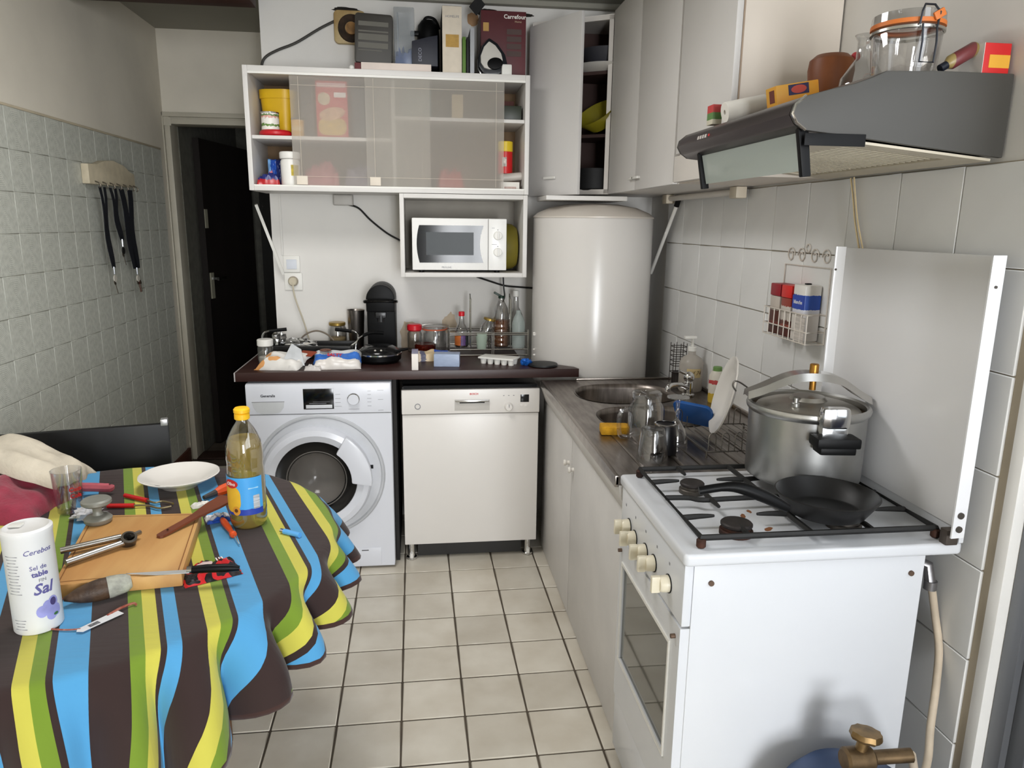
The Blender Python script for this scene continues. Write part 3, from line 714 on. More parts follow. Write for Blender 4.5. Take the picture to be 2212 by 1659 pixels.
# ================================================================ on the wall between cabinet and counter
t = thing('light_switch', 'square white light switch on the back wall', 'switch', (-.612, YB, 1.308))
part('plate', box(-.652, -.576, YB-.010, YB-.0005, 1.269, 1.347, .003), WPLAS, t)
part('rocker', box(-.638, -.590, YB-.014, YB-.010, 1.284, 1.330, .002), mat('cool_white', (212, 216, 224), .4), t)
t = thing('power_socket', 'white power socket with a plug under the light switch', 'socket', (-.610, YB, 1.226))
part('plate', box(-.652, -.568, YB-.010, YB-.0005, 1.183, 1.266, .003), WPLAS, t)
part('recess_ring', xf(lathe([(.021, 0), (.0245, 0), (.0245, .005), (.021, .005)], 24), (-.610, YB-.010, 1.226), (R(90), 0, 0)), mat('shadow_plastic', (170, 160, 146), .5), t)
t = thing('power_plug', 'cream plug and flex hanging from the wall socket', 'plug', (-.610, YB-.03, 1.226))
CRM = mat('cream_flex', (196, 186, 164), .5)
part('plug_body', xf(cyl((0, 0, 0), .0205, .028, 20, .004), (-.610, YB-.008, 1.226), (R(90), 0, 0)), CRM, t)
part('flex', tube(spl([(-.610, YB-.034, 1.222), (-.60, YB-.045, 1.15), (-.565, YB-.04, 1.03), (-.545, YB-.035, .945), (-.535, YB-.03, .91)]), .0038, 8), CRM, t)
solo('cable_trunking', tube([at(553, 442, 'y', 3.50), at(612, 592, 'y', 3.62)], .009, 4), WPLAS, 'loose white strip leaning against the wall corner', 'strip', (-.70, 3.56, 1.3))
solo('conduit', box(-.660, -.650, YB-.007, YB-.0005, 1.35, 1.63, .001), PAINT, 'thin white conduit running up from the light switch', 'conduit', (-.655, YB, 1.35))
t = thing('junction_box', 'grey junction box under the wall cabinet', 'junction box', (-.355, YB, 1.60))
part('box', box(-.402, -.312, YB-.045, YB-.0005, 1.586, 1.6355, .004), mat('pale_grey_plastic', (176, 172, 166), .5), t)
part('lid', box(-.398, -.316, YB-.049, YB-.045, 1.59, 1.632, .002), mat('pale_grey_plastic2', (188, 184, 178), .5), t)
solo('black_cable', tube(spl([(-.335, YB-.02, 1.59), at(775, 450, 'y', YB-.012), at(800, 475, 'y', YB-.012), at(835, 503, 'y', YB-.012), at(862, 518, 'y', YB-.012), (-.095, YB-.012, 1.425)]), .0045, 8), CABLE, 'black cable slanting from the junction box to the microwave', 'cable', (-.25, YB-.012, 1.45))
solo('black_cable', tube(spl([at(1030, 598, 'y', YB-.02), at(1060, 608, 'y', YB-.012), at(1090, 617, 'y', YB-.012), at(1120, 620, 'y', YB-.012), at(1160, 623, 'y', YB-.012)]), .0045, 8), CABLE, 'black cable running from under the box shelf to the water heater', 'cable', (.4, YB-.012, 1.2))
solo('black_cable', tube(spl([at(1087, 598, 'y', 3.56), at(1088, 620, 'y', 3.56), at(1090, 640, 'y', 3.55), at(1086, 652, 'y', 3.53)]), .004, 8), CABLE, 'black cable dropping from the box shelf into the oil bottle', 'cable', (.4, 3.55, 1.15))

# ================================================================ key rack on the left tiles
t = thing('key_rack', 'cream arched wooden key rack on the left tiled wall', 'key rack', (-1.478, 3.81, 1.66))
kr = [(3.545, 1.662), (4.08, 1.668), (4.08, 1.735), (4.03, 1.742), (3.95, 1.768), (3.83, 1.782), (3.72, 1.772), (3.64, 1.752), (3.545, 1.748)]
part('board', prism(kr, 'x', -1.4779, -1.446, .004), mat('cream_board', (206, 194, 168), .6, var=.1, scale=20), t)
KW = mat('hook_metal', (120, 112, 100), .4, .8)
for y in (3.60, 3.68, 3.76, 3.84, 3.92, 4.0, 4.05): part('hook', tube(spl([(-1.447, y, 1.676), (-1.430, y, 1.668), (-1.424, y, 1.655), (-1.432, y, 1.648)], 3), .003, 6), KW, t)
NVY = mat('dark_lanyard', (20, 22, 32), .7, var=.2, scale=60)
TAGW = mat('white_key_tag', (214, 208, 196), .5)
def lanyard(label, y0, y1, zb, w, tagm, keys):
    t = thing('key_lanyard', label, 'lanyard', (-1.43, (y0+y1)/2, zb), group='lanyards hanging from the key rack')
    for k, yy in enumerate((y0, y0+w*1.6)):
        a, b = Vector((-1.430, yy, 1.652)), Vector((-1.436, y1+k*w*.4, zb+.05))
        v = []
        for q in range(9):
            p = a.lerp(b, q/8)+Vector((0, .012*math.sin(q*.9+k), 0))
            v += [p+Vector((0, -w/2, 0)), p+Vector((0, w/2, 0)), p+Vector((-.002, w/2, 0)), p+Vector((-.002, -w/2, 0))]
        f = [[0, 1, 2, 3], [35, 34, 33, 32]]+[[q*4+i, q*4+(i+1) % 4, q*4+4+(i+1) % 4, q*4+4+i] for q in range(8) for i in range(4)]
        part('strap', (v, f), NVY, t)
    part('clip', tube([(-1.434, y1+w*.2, zb+.055), (-1.434, y1+w*.2, zb+.02)], .004, 6), CHROME, t)
    part('tag', xf(cyl((0, 0, 0), .017, .004, 18), (-1.434, y1+w*.2, zb), (0, R(90), 0)), tagm, t)
    for k in range(keys): part('key', xf(join(cyl((0, 0, 0), .011, .002, 12), box(-.003, .003, -.05, -.008, 0, .002)), (-1.432, y1+w*.2-.01+k*.018, zb-.02), (R(80), R(8*k), R(90))), mat('old_key', (120, 70, 60), .5, .5) if k % 2 else KW, t)
lanyard('thin dark lanyard at the near end of the key rack', 3.605, 3.67, 1.235, .026, TAGW, 1)
lanyard('short dark lanyard in the middle of the key rack', 3.72, 3.80, 1.36, .03, BLACKM, 1)
lanyard('wide navy lanyard with red keys at the far end of the key rack', 3.85, 3.945, 1.215, .06, TAGW, 3)
# ================================================================ counter
ZC = .895
CW_ = mat('dark_brown_laminate', (58, 34, 30), .38, var=.3, scale=6, stretch=(.35, 6, 1), rgb2=(44, 25, 23))
t = thing('worktop', 'dark brown laminate worktop over washing machine and dishwasher', 'worktop', (-.05, 3.36, .857))
wp = [(-.765, 3.06), (.683, 3.06), (.67, 3.105), (.60, 3.165), (.50, 3.20), (.46, 3.30), (.46, 3.655), (-.765, 3.655)]
part('slab', prism(wp, 'z', .857, ZC, .002), CW_, t)
part('end_strip', box(-.771, -.7655, 3.06, 3.655, .857, ZC-.0005, .001), mat('grey_edge_strip', (170, 166, 164), .4), t)
part('support_panel', box(-.127, -.111, 3.12, 3.62, .0, .856), mat('dark_panel', (30, 27, 25), .7), t)
# ---------------------------------------------------------------- washing machine
Y0 = 3.05
WMX0, WMX1 = -.727, -.130
t = thing('washing_machine', 'white front-loading washing machine with dark porthole', 'washing machine', ((WMX0+WMX1)/2, 3.3, 0))
WMW = mat('washer_white', (214, 216, 223), .25, var=.012, scale=3)
part('cabinet', join(box(WMX0, WMX0+.012, Y0+.012, 3.60, .012, .847, .004), box(WMX1-.012, WMX1, Y0+.012, 3.60, .012, .847, .004), box(WMX0, WMX1, Y0+.012, 3.60, .836, .848, .004), box(WMX0, WMX1, Y0+.012, 3.60, .012, .024, .004), box(WMX0, WMX1, 3.588, 3.60, .012, .848)), WMW, t)
DC = (-.452, .432)
fp = part('front_panel', xf(plate([(WMX0+.002, .012), (WMX1-.002, .012), (WMX1-.002, .715), (WMX0+.002, .715)], [ell(.17, .17, 40, *DC)], 0, .0118), (0, Y0+.0118, 0), FRONT), WMW, t)
ctl = part('control_panel', box(WMX0, WMX1, Y0-.004, Y0+.0118, .717, .848, .008), WMW, t)
for x in (WMX0+.05, WMX1-.05):
    for y in (3.12, 3.52): part('foot', cyl((x, y, 0), .02, .0125, 12), BLACK, t)
yc = Y0-.004
dp = part('display', box(-.494, -.369, yc-.0012, yc, .738, .826, .001), mat('black_display', (10, 11, 13), .12, var=0), ctl)
part('button_bar', box(-.484, -.376, yc-.003, yc-.0012, .742, .757, .001), mat('silver_keys', (206, 208, 212), .35), dp)
part('print', box(-.47, -.40, yc-.0018, yc-.0012, .762, .764), GREYTXT, dp)
part('print', box(-.455, -.385, yc-.0018, yc-.0012, .769, .770), GREYTXT, dp)
d = part('dial', xf(lathe([(0, .014), (.022, .014), (.0255, .010), (.026, 0), (0, 0)], 32), (-.287, yc, .780), FRONT), CHROME, ctl)
part('dial_face', xf(cyl((0, 0, 0), .0225, .003, 32), (-.287, yc-.0135, .780), FRONT), WMW, d)
for k, (x, z, w) in enumerate([(-.352, .80, .02), (-.352, .782, .022), (-.352, .765, .022), (-.352, .748, .03), (-.222, .812, .014), (-.222, .797, .014), (-.222, .78, .018), (-.222, .765, .016), (-.222, .748, .016), (-.175, .815, .026), (-.175, .775, .022), (-.175, .728, .022), (-.287, .735, .045)]):
    part('print', box(x-w/2, x+w/2, yc-.0006, yc, z, z+.0012), GREYTXT, ctl)
lettering('Generalis', .0155, DARKTXT, ctl, (-.637, yc-.0005, .798), bold=.0004)
dz = [(-.702, .772), (-.572, .772), (-.575, .748), (-.59, .728), (-.61, .722), (-.665, .722), (-.684, .73), (-.697, .75)]
part('detergent_drawer', prism(dz, 'y', yc-.0008, yc+.003), mat('drawer_recess', (202, 204, 206), .35), ctl)
part('drawer_slot', box(-.703, -.571, yc-.0012, yc, .7715, .7735), mat('slot_shadow', (120, 120, 122), .5), ctl)
# porthole
DC = (-.452, .432)
part('door_recess', xf(lathe([(.255, 0), (.262, .006), (.268, .006), (.274, 0), (.25, -.004)], 56), (DC[0]+.015, Y0-.0005, DC[1]+.01), FRONT), mat('recess_grey', (190, 192, 196), .4), t)
part('recess_disc', xf(lathe([(.19, .0008), (.256, .0008), (.256, -.002), (.19, -.002), (.19, .0008)], 56), (DC[0]+.015, Y0-.0005, DC[1]+.01), FRONT), mat('recess_face', (206, 208, 213), .35), t)
dr = part('door_ring', xf(lathe([(.165, .010), (.172, .034), (.20, .046), (.222, .040), (.232, .018), (.232, 0), (.165, 0)], 56), (DC[0], Y0-.001, DC[1]), FRONT), WMW, t)
part('black_bezel', xf(lathe([(.118, .016), (.135, .024), (.172, .030), (.174, .012), (.118, .004)], 48), (DC[0], Y0-.001, DC[1]), FRONT), mat('bezel_black', (9, 9, 11), .15, var=0), dr)
part('porthole_glass', xf(lathe([(0, -.09), (.06, -.08), (.105, -.04), (.128, .02), (.124, .022), (.10, -.035), (.058, -.074), (0, -.084)], 48), (DC[0], Y0-.001, DC[1]), FRONT), hazy('porthole_glass', (168, 162, 156), .38, .08), dr)  # grey haze in the glass colour stands in for the room's reflection
part('drum', xf(lathe([(.150, .008), (.150, -.02), (.145, -.25), (0, -.26), (0, -.262), (.152, -.255), (.156, 0), (.156, .008)], 40), (DC[0], Y0-.001, DC[1]), FRONT), mat('drum_steel', (170, 166, 160), .45, .7, var=.2, scale=40), t)
ha = []
for k in range(9):
    a = R(-6+62*k/8); ha.append((DC[0]+.236*math.cos(a), DC[1]+.236*math.sin(a)))
for k in range(9):
    a = R(54-58*k/8); ha.append((DC[0]+.150*math.cos(a), DC[1]+.150*math.sin(a)))
part('handle', prism(ha, 'y', Y0-.062, Y0-.03, .008), WMW, dr)
part('latch', box(-.232, -.214, Y0-.003, Y0-.0005, .468, .485, .001), BLACK, t)
fl_ = part('filter_flap', box(-.328, -.190, Y0-.003, Y0, .018, .100, .002), WMW, t)
part('flap_slot', box(-.275, -.245, Y0-.0036, Y0-.003, .087, .091), mat('slot_shadow2', (70, 70, 72), .5), fl_)
part('panel_seam', box(WMX0+.004, WMX1-.004, Y0-.0008, Y0, .7145, .7165), mat('seam_grey', (176, 178, 182), .5), fp)
# ---------------------------------------------------------------- dishwasher
D0 = 3.10
t = thing('dishwasher', 'white dishwasher on short feet beside the washing machine', 'dishwasher', (.213, 3.35, 0))
DWW = mat('dishwasher_white', (222, 218, 213), .3, var=.015, scale=3)
part('body', box(-.086, .512, D0+.022, 3.60, .085, .812, .003), mat('dishwasher_side', (70, 68, 66), .6), t)
part('door_panel', box(-.087, .514, D0, D0+.02, .082, .690, .004), DWW, t)
ctl = part('control_panel', box(-.089, .516, D0-.010, D0+.02, .694, .803, .005), DWW, t)
yk = D0-.010
part('top_lip', box(-.080, .505, D0+.01, D0+.05, .806, .818), BLACK, t)
hr = part('handle_recess', box(.140, .294, yk-.0006, yk+.002, .708, .758, .001), mat('handle_recess', (196, 192, 186), .35), ctl)
part('handle_bar', box(.143, .291, yk-.012, yk-.0006, .748, .757, .002), CHROME, hr)
part('handle_slot', box(.162, .272, yk-.0012, yk-.0006, .741, .746), BLACK, hr)
k_ = part('knob', xf(lathe([(0, .018), (.014, .017), (.018, .01), (.020, 0), (0, 0)], 28), (.378, yk, .722), FRONT), DWW, ctl)
part('knob_pointer', box(.377, .379, yk-.0185, yk-.017, .722, .736), DARKTXT, k_)
part('display', box(.430, .468, yk-.0008, yk, .742, .776, .0005), mat('dw_display', (14, 14, 15), .15, var=0), ctl)
part('button', xf(lathe([(.010, .002), (.013, .002), (.013, 0), (.010, 0)], 24), (-.020, yk, .730), FRONT), GREYTXT, ctl)
for x in (.436, .456): part('button', box(x-.007, x+.007, yk-.0015, yk, .722, .732, .0008), DWW, ctl)
for x in (.356, .378, .400): part('print', box(x-.003, x+.003, yk-.0005, yk, .771, .774), GREYTXT, ctl)
lettering('BOSCH', .0115, REDTXT, ctl, (.225, yk-.0005, .782), bold=.0003)
for x in (-.058, .478):
    f_ = part('foot', join(cyl((x, D0+.035, .012), .016, .072, 14), cyl((x, D0+.035, 0), .024, .012, 16, .002)), CHROME, t)
    part('foot_cap', cyl((x, D0+.012, .014), .009, .022, 12), WPLAS, f_)
part('plinth', box(-.03, .45, D0+.05, D0+.06, .005, .082), mat('dark_plinth', (40, 38, 36), .5), t)
# ================================================================ items on the worktop, from the left
t = thing('spice_jar', 'glass jar with white cap at the left end of the worktop', 'jar', (-.676, 3.245, ZC))
part('glass', shell([(0, 0), (.030, 0), (.033, .006), (.033, .075), (.028, .085)], .003, 24), GLASS, t, local=True)
part('salt', cyl((0, 0, .004), .029, .032, 20, .003), mat('white_salt', (224, 218, 208), .9), t, local=True)
part('cap', cyl((0, 0, .082), .034, .030, 28, .003), WPLAS, t, local=True)
t = thing('electric_griddle', 'long black electric griddle tray with two bail handles', 'griddle', (-.50, 3.43, ZC), R(-3))
part('tray', join(box(-.20, .20, -.085, .085, .030, .040, .004), box(-.20, .20, -.085, -.07, .03, .062, .005), box(-.20, .20, .07, .085, .03, .062, .005), box(-.20, -.18, -.085, .085, .03, .062, .005), box(.18, .20, -.085, .085, .03, .062, .005)), mat('griddle_black', (26, 25, 25), .35, var=.15, scale=20), t, local=True)
part('base', box(-.17, .17, -.07, .07, .0, .03, .006), BLACK, t, local=True)
for s in (-1, 1):
    h = part('handle', tube(spl([(s*.185, -.045, .058), (s*.215, -.045, .085), (s*.205, -.04, .118), (s*.155, -.03, .128)]), [.005]*19, 8), CHROME, t, local=True)
    part('grip', tube([(s*.185, -.036, .124), (s*.11, -.025, .131)], .008, 8), BLACK, h, local=True)
part('cord', tube(spl([(-.10, .09, .02), (-.07, .13, .075), (-.01, .14, .10), (.05, .13, .08), (.10, .10, .03)]), .004, 8), mat('taupe_flex', (120, 108, 94), .6), t, local=True)
FOIL = mat('crumpled_foil', (205, 205, 205), .22, 1, var=.05)
solo('foil_ball', join(xf(ball((0, 0, 0), .085, .05, .022, 24, 14, .55, 7, 2), (.03, 0, .022)), xf(ball((0, 0, 0), .03, .03, .04, 16, 10, .5, 6, 4), (-.05, 0, .035))), FOIL, 'crumpled aluminium foil lying on the black griddle', 'foil', (-.60, 3.43, ZC+.0405), local=True, sharp=15)
def bagmat(name, c1, c2, c3, sc_=9, t1=.44, t2=.56):
    if name in MATS: return MATS[name]
    m = mat(name, c1, .38, var=.0); nt = m.node_tree; b = nt.nodes['Principled BSDF']
    tc = nt.nodes.new('ShaderNodeTexCoord'); n = nt.nodes.new('ShaderNodeTexNoise'); n.inputs['Scale'].default_value = sc_; n.inputs['Detail'].default_value = 1
    nt.links.new(tc.outputs['Object'], n.inputs['Vector'])
    r = nt.nodes.new('ShaderNodeValToRGB'); r.color_ramp.interpolation = 'CONSTANT'; e = r.color_ramp.elements
    e[0].color = col(c1); e[1].position = t1; e[1].color = col(c2); q = e.new(t2); q.color = col(c3)
    nt.links.new(n.outputs['Fac'], r.inputs[0]); nt.links.new(r.outputs[0], b.inputs['Base Color']); return m
t = thing('bread_bag', 'crumpled cream and orange bread bag near the left end of worktop', 'bag', (-.585, 3.150, ZC+.022), rot=(R(24), 0, R(-8)))
part('bag', xf(pillow(.18, .11, .05, .28, 1.4, 21, 22, 14, .55, .02), (0, 0, 0)), bagmat('bread_print', (210, 150, 90), (216, 212, 206), (214, 210, 204), 14, .40, .60), t, local=True, sharp=30)
part('fold', xf(prism([(-.05, 0), (.045, -.01), (.03, .06), (-.01, .085)], 'y', -.004, .004, .002), (.05, -.015, .010), (R(-38), R(8), R(12))), mat('grey_bag_back', (190, 192, 194), .4, var=.1, scale=30), t, local=True)
t2 = part('slice', xf(box(-.04, .04, -.02, .02, 0, .004, .001), (.09, .055, .012), (0, R(-12), R(-25))), mat('rust_card', (150, 62, 34), .6), t, local=True)
packet('bag_end', 'twisted white end of a bag between the two snack bags', .07, .04, .025, mat('white_film', (206, 200, 196), .3, var=.12, scale=30), (-.455, 3.105, ZC), (0, 0, R(-6)), 'bag', 23)
t = thing('snack_bag', 'blue and white snack bag with a picture of nuts', 'bag', (-.36, 3.165, ZC+.024), rot=(R(24), 0, R(3)))
part('bag', pillow(.20, .125, .052, .22, 1.3, 31, 22, 14, .5), bands('snack_print', 'y', [(0, (214, 208, 202)), (.27, (58, 112, 196)), (.62, (206, 208, 210))], .32, .22, 0, 5), t, local=True, sharp=40)
part('picture', xf(ball((0, 0, 0), .026, .018, .006, 16, 8), (-.05, .03, .040), (R(-20), 0, 0)), mat('nut_print', (112, 72, 56), .5, var=.3, scale=60), t, local=True)
part('lettering', xf(textg('SALTY', .022, bold=.0005, extr=.0006), (-.01, -.02, .048), (R(12), 0, R(-6))), REDTXT, t, local=True, recalc=False, sharp=180)
t = thing('preserve_jar', 'glass jar with gold lid by the back wall', 'jar', (-.405, 3.60, ZC))
part('glass', shell([(0, 0), (.040, 0), (.045, .01), (.045, .10), (.038, .12), (.036, .125)], .003, 24), GLASS, t, local=True)
part('lid', cyl((0, 0, .122), .040, .016, 28, .003), mat('gold_lid', (170, 142, 74), .35, .8), t, local=True)
part('contents', cyl((0, 0, .005), .040, .06, 20, .004), mat('jar_rice', (170, 150, 110), .9), t, local=True)
solo('steel_tumbler', shell([(0, 0), (.032, 0), (.034, .004), (.042, .194), (.043, .198)], .0015, 28), STEEL, 'tall brushed steel tumbler beside the coffee machine', 'tumbler', (-.314, 3.60, ZC), local=True)
# capsule coffee machine
t = thing('coffee_machine', 'black capsule coffee machine with rounded top', 'coffee machine', (-.186, 3.51, ZC))
pf = [(-.067, 0), (.067, 0), (.067, .255)]
pf += [(.067*math.cos(R(a)), .262+.07*math.sin(R(a))) for a in range(10, 180, 10)]+[(-.067, .255)]
part('body', prism(pf, 'y', -.02, .145, .008), BLACK, t, local=True)
part('head', prism([(x*.99, z) for x, z in pf if z > .15]+[(-.066, .19), (.066, .19)][:0] or pf, 'y', -.06, -.02, .006) if False else xf(prism([(-.066, .205), (.066, .205)]+[(x, z) for x, z in pf[2:]], 'y', -.075, -.02, .008), (0, 0, 0)), BLACK, t, local=True)
part('lever', xf(tube(spl([(-.07, 0, 0), (-.068, -.09, .012), (0, -.105, .016), (.068, -.09, .012), (.07, 0, 0)]), .008, 8), (0, .0, .245)), mat('gloss_black', (8, 8, 9), .12, var=0), t, local=True)
part('spout', join(cbox((0, -.055, .19), (.05, .03, .03), .006), cyl((0, -.058, .158), .014, .03, 14)), mat('dark_grey_plastic', (38, 38, 40), .3), t, local=True)
part('drip_tray', box(-.058, .058, -.10, -.018, .0, .04, .006), BLACK, t, local=True)
part('drip_grid', box(-.05, .05, -.092, -.024, .04, .044, .001), mat('grid_grey', (70, 70, 72), .4, .5), t, local=True)
# waffle maker / round grill
t = thing('waffle_maker', 'round black waffle maker with chrome hoop in front of the coffee machine', 'waffle maker', (-.19, 3.285, ZC))
part('base', lathe([(0, .004), (.088, .004), (.098, .014), (.10, .032), (.094, .04), (0, .04)], 36), BLACK, t, local=True)
part('lid', lathe([(.0, .078), (.06, .074), (.088, .058), (.098, .044), (.098, .042), (0, .042)], 36), mat('gloss_black2', (16, 16, 17), .18, var=0), t, local=True)
part('hoop', tube(spl([(-.093, -.03, .012), (-.10, -.035, .06), (-.092, -.02, .10), (-.07, .0, .118)]), .0035, 8), CHROME, t, local=True)
part('handle', tube(spl([(-.07, 0, .118), (-.03, .02, .128), (.02, .035, .124)]), .008, 8), BLACK, t, local=True)
part('rim', lathe([(.096, .036), (.1015, .037), (.1015, .043), (.096, .043)], 36), CHROME, t, local=True)
for x in (-.012, .014): part('indicator', xf(ball((0, 0, 0), .005), (x, -.078, .062)), mat('indicator_lamp', (190, 186, 176), .3), t, local=True)
part('lever', tube([(.06, -.05, .05), (.13, -.03, .062)], .006, 8), BLACK, t, local=True)
t = thing('jam_jar', 'glass jar with red screw cap behind the blue packet', 'jar', (-.032, 3.54, ZC))
part('glass', shell([(0, 0), (.032, 0), (.035, .006), (.035, .09), (.030, .104)], .003, 24), GLASS, t, local=True)
part('cap', cyl((0, 0, .102), .036, .033, 28, .006), mat('red_cap', (206, 26, 40), .35), t, local=True)
t = thing('honey_pot', 'low dark amber pot in front of the red-capped jar', 'pot', (.018, 3.435, ZC))
part('glass', lathe([(0, 0), (.045, 0), (.05, .01), (.05, .05), (.044, .056), (0, .05)], 24), mat('amber_glass', (92, 26, 14), .1, trans=.6, var=0), t, local=True)
t = thing('clip_jar', 'glass clip-top jar with orange rubber seal on worktop', 'jar', (.066, 3.56, ZC))
part('glass', shell([(0, 0), (.052, 0), (.058, .008), (.058, .085), (.052, .098), (.052, .105)], .0035, 28), GLASS, t, local=True)
part('seal', lathe([(.046, .105), (.061, .105), (.061, .111), (.046, .111)], 28), mat('orange_rubber', (190, 92, 60), .6), t, local=True)
part('glass_lid', lathe([(0, .128), (.035, .128), (.055, .122), (.057, .1115), (0, .1115)], 28), GLASS, t, local=True)
part('clip', tube(spl([(-.062, 0, .075), (-.068, 0, .10), (-.062, 0, .125), (0, -.002, .132), (.062, 0, .125), (.066, 0, .10)]), .0015, 6), WIRE, t, local=True)
# packets and small boxes in front
t = thing('biscuit_packet', 'blue and cream biscuit packet torn open on worktop', 'packet', (.055, 3.315, ZC), R(10))
part('packet', xf(pillow(.20, .08, .055, .2, 1.5, 41, 20, 12, .4), (0, 0, 0)), bands('biscuit_print', 'x', [(0, (70, 44, 40)), (.08, (206, 190, 170)), (.18, (90, 90, 110)), (.3, (208, 186, 150)), (.52, (48, 90, 188)), (.8, (120, 130, 160)), (.86, (44, 86, 190))], .35, .1), t, local=True, sharp=40)
carton('small_carton', 'narrow white carton standing on edge at the worktop front', -.042, -.014, 3.07, 3.20, ZC, .070, bands('carton_side', 'y', [(0, (226, 220, 214)), (.06, (150, 150, 176))], .5))
t = thing('soap_box', 'pale blue wrapped soap box on the worktop', 'box', (.112, 3.17, ZC), R(-6))
part('wrapper', box(-.056, .056, -.035, .035, 0, .056, .003), mat('pale_blue_wrapper', (160, 174, 200), .4, var=.08, scale=50, stretch=(1, 1, 8)), t, local=True)
t = thing('ice_cube_tray', 'white plastic ice cube tray turned over on the worktop', 'tray', (.345, 3.20, ZC), R(-28))
part('frame', box(-.085, .085, -.042, .042, .024, .032, .003), WPLAS, t, local=True)
for i in range(5):
    for j in (-1, 1): part('cube_cup', xf(lathe([(0, 0), (.012, 0), (.016, .024), (0, .024)], 10), (-.066+i*.033, j*.020, 0)), WPLAS, t, local=True)
solo('foil_wrapper', xf(ball((0, 0, .016), .026, .018, .015, 16, 10, .6, 6, 6), (0, 0, 0)), mat('blue_foil_wrapper', (34, 110, 210), .3, .3, var=.2, scale=60), 'crumpled bright blue wrapper beside the black trivet', 'wrapper', (.462, 3.15, ZC), local=True, sharp=15)
solo('round_trivet', lathe([(0, 0), (.06, 0), (.066, .004), (.064, .011), (.03, .014), (0, .014)], 32), mat('black_lid', (20, 22, 24), .45), 'flat black round trivet at the right end of the worktop', 'trivet', (.535, 3.135, ZC), local=True)
# bottle carrier of chrome wire
t = thing('bottle_carrier', 'chrome wire bottle carrier standing against the back wall', 'carrier', (.335, 3.46, ZC))
x0, x1, y0, y1 = .132, .505, 3.40, 3.57
w = .0036
for z in (.03, .10, .108): part('rail', tube([(x0, y0, ZC+z), (x1, y0, ZC+z), (x1, y1, ZC+z), (x0, y1, ZC+z)], w, 6, True), WIRE, t)
for x in (x0, .333, .341, x1):
    for y in (y0, y1): part('post', tube([(x, y, ZC), (x, y, ZC+.125 if x in (x0, x1) else ZC+.108)], w, 6), WIRE, t)
for k in range(6): part('floor_wire', tube([(x0+.03+k*.068, y0, ZC+.028), (x0+.03+k*.068, y1, ZC+.028)], .002, 6), WIRE, t)
part('floor_wire', tube([(x0, y0, ZC+.003), (x1, y0, ZC+.003)], w, 6), WIRE, t)
for x in (.236, .428):
    part('handle', tube([(x, 3.455, ZC+.03), (x, 3.455, ZC+.262), (x, 3.515, ZC+.283), (x, 3.515, ZC+.03)], .0035, 6), WIRE, t)
ZB = ZC+.0315
def bottle(name, label, c, prof, m, cat='bottle', th=.002):
    t = thing(name, label, cat, c); part('bottle', shell(prof, th, 24), m, t, local=True); return t
t = bottle('sauce_bottle', 'sauce bottle with red cap and dark label in the carrier', (.193, 3.47, ZB), [(0, 0), (.030, 0), (.033, .008), (.033, .075), (.028, .092), (.014, .115), (.012, .152)], GLASS)
part('cap', cyl((0, 0, .150), .0145, .022, 20, .002), MATS['red_cap'], t, local=True)
part('label', patch(.0333, R(-170), R(-10), .012, .066, (0, 0, 0), 18), bands('sauce_label', 'x', [(0, (178, 96, 40)), (.4, (88, 60, 110)), (.75, (40, 42, 44))], .5, .2), t, local=True)
part('sauce', cyl((0, 0, .003), .0305, .05, 20, .003), mat('brown_sauce', (44, 26, 20), .4), t, local=True)
t = bottle('spread_jar', 'tilted glass jar with gold lid in the carrier', (.305, 3.49, ZB+.03), [(0, 0), (.030, 0), (.036, .012), (.036, .075), (.026, .095), (.026, .10)], GLASS, 'jar')
part('lid', cyl((0, 0, .098), .030, .012, 24, .002), MATS['gold_lid'], t, local=True); t.rotation_euler = (0, R(14), 0)
t = thing('plastic_cup', 'pale green cup in the bottle carrier below the tilted jar', 'cup', (.285, 3.415, ZB))
part('cup', shell([(0, 0), (.022, 0), (.029, .07), (.030, .075)], .002, 20), hazy('green_cup', (206, 220, 206), .45, .3), t, local=True)
t = thing('oil_bottle', 'ribbed clear bottle of amber oil in the carrier', 'bottle', (.385, 3.485, ZB))
rp = [(0, 0), (.034, 0), (.038, .006)]
for k in range(5): rp += [(.038, .012+k*.022), (.0355, .020+k*.022), (.038, .030+k*.022)]
rp += [(.037, .15), (.032, .185), (.018, .215), (.014, .225), (.014, .235)]
part('bottle', shell(rp, .0012, 28), GLASS, t, local=True)
part('oil', lathe([(0, .003)]+[(r-.0016, max(z, .003)) for r, z in rp[1:-5]]+[(.035, .128), (0, .128)], 28), hazy('amber_oil', (164, 92, 26), .4, .06), t, local=True)
part('pourer', join(cyl((0, 0, .233), .015, .012, 16, .002), xf(cbox((0, 0, 0), (.04, .018, .010), .003), (-.018, 0, .252), (0, R(28), 0))), mat('dark_green_plastic', (18, 50, 34), .4), t, local=True)
t = bottle('spirit_bottle', 'tall clear bottle with white cap and green label in the carrier', (.462, 3.53, ZB), [(0, 0), (.034, 0), (.037, .008), (.037, .12), (.033, .15), (.015, .185), (.013, .24)], GLASS)
part('cap', cyl((0, 0, .237), .016, .030, 20, .002), WPLAS, t, local=True)
part('label', patch(.0375, R(-60), R(60), .03, .12, (0, 0, 0), 16), mat('green_label', (60, 104, 70), .5, var=.2, scale=30), t, local=True)
t = thing('flask_bottle', 'frosted pale plastic bottle in front of the spirit bottle', 'bottle', (.464, 3.44, ZB))
part('bottle', lathe([(0, 0), (.028, 0), (.031, .008), (.031, .12), (.024, .145), (.012, .165), (.011, .18), (0, .18)], 24), hazy('frosted_bottle', (206, 216, 212), .45, .3), t, local=True)
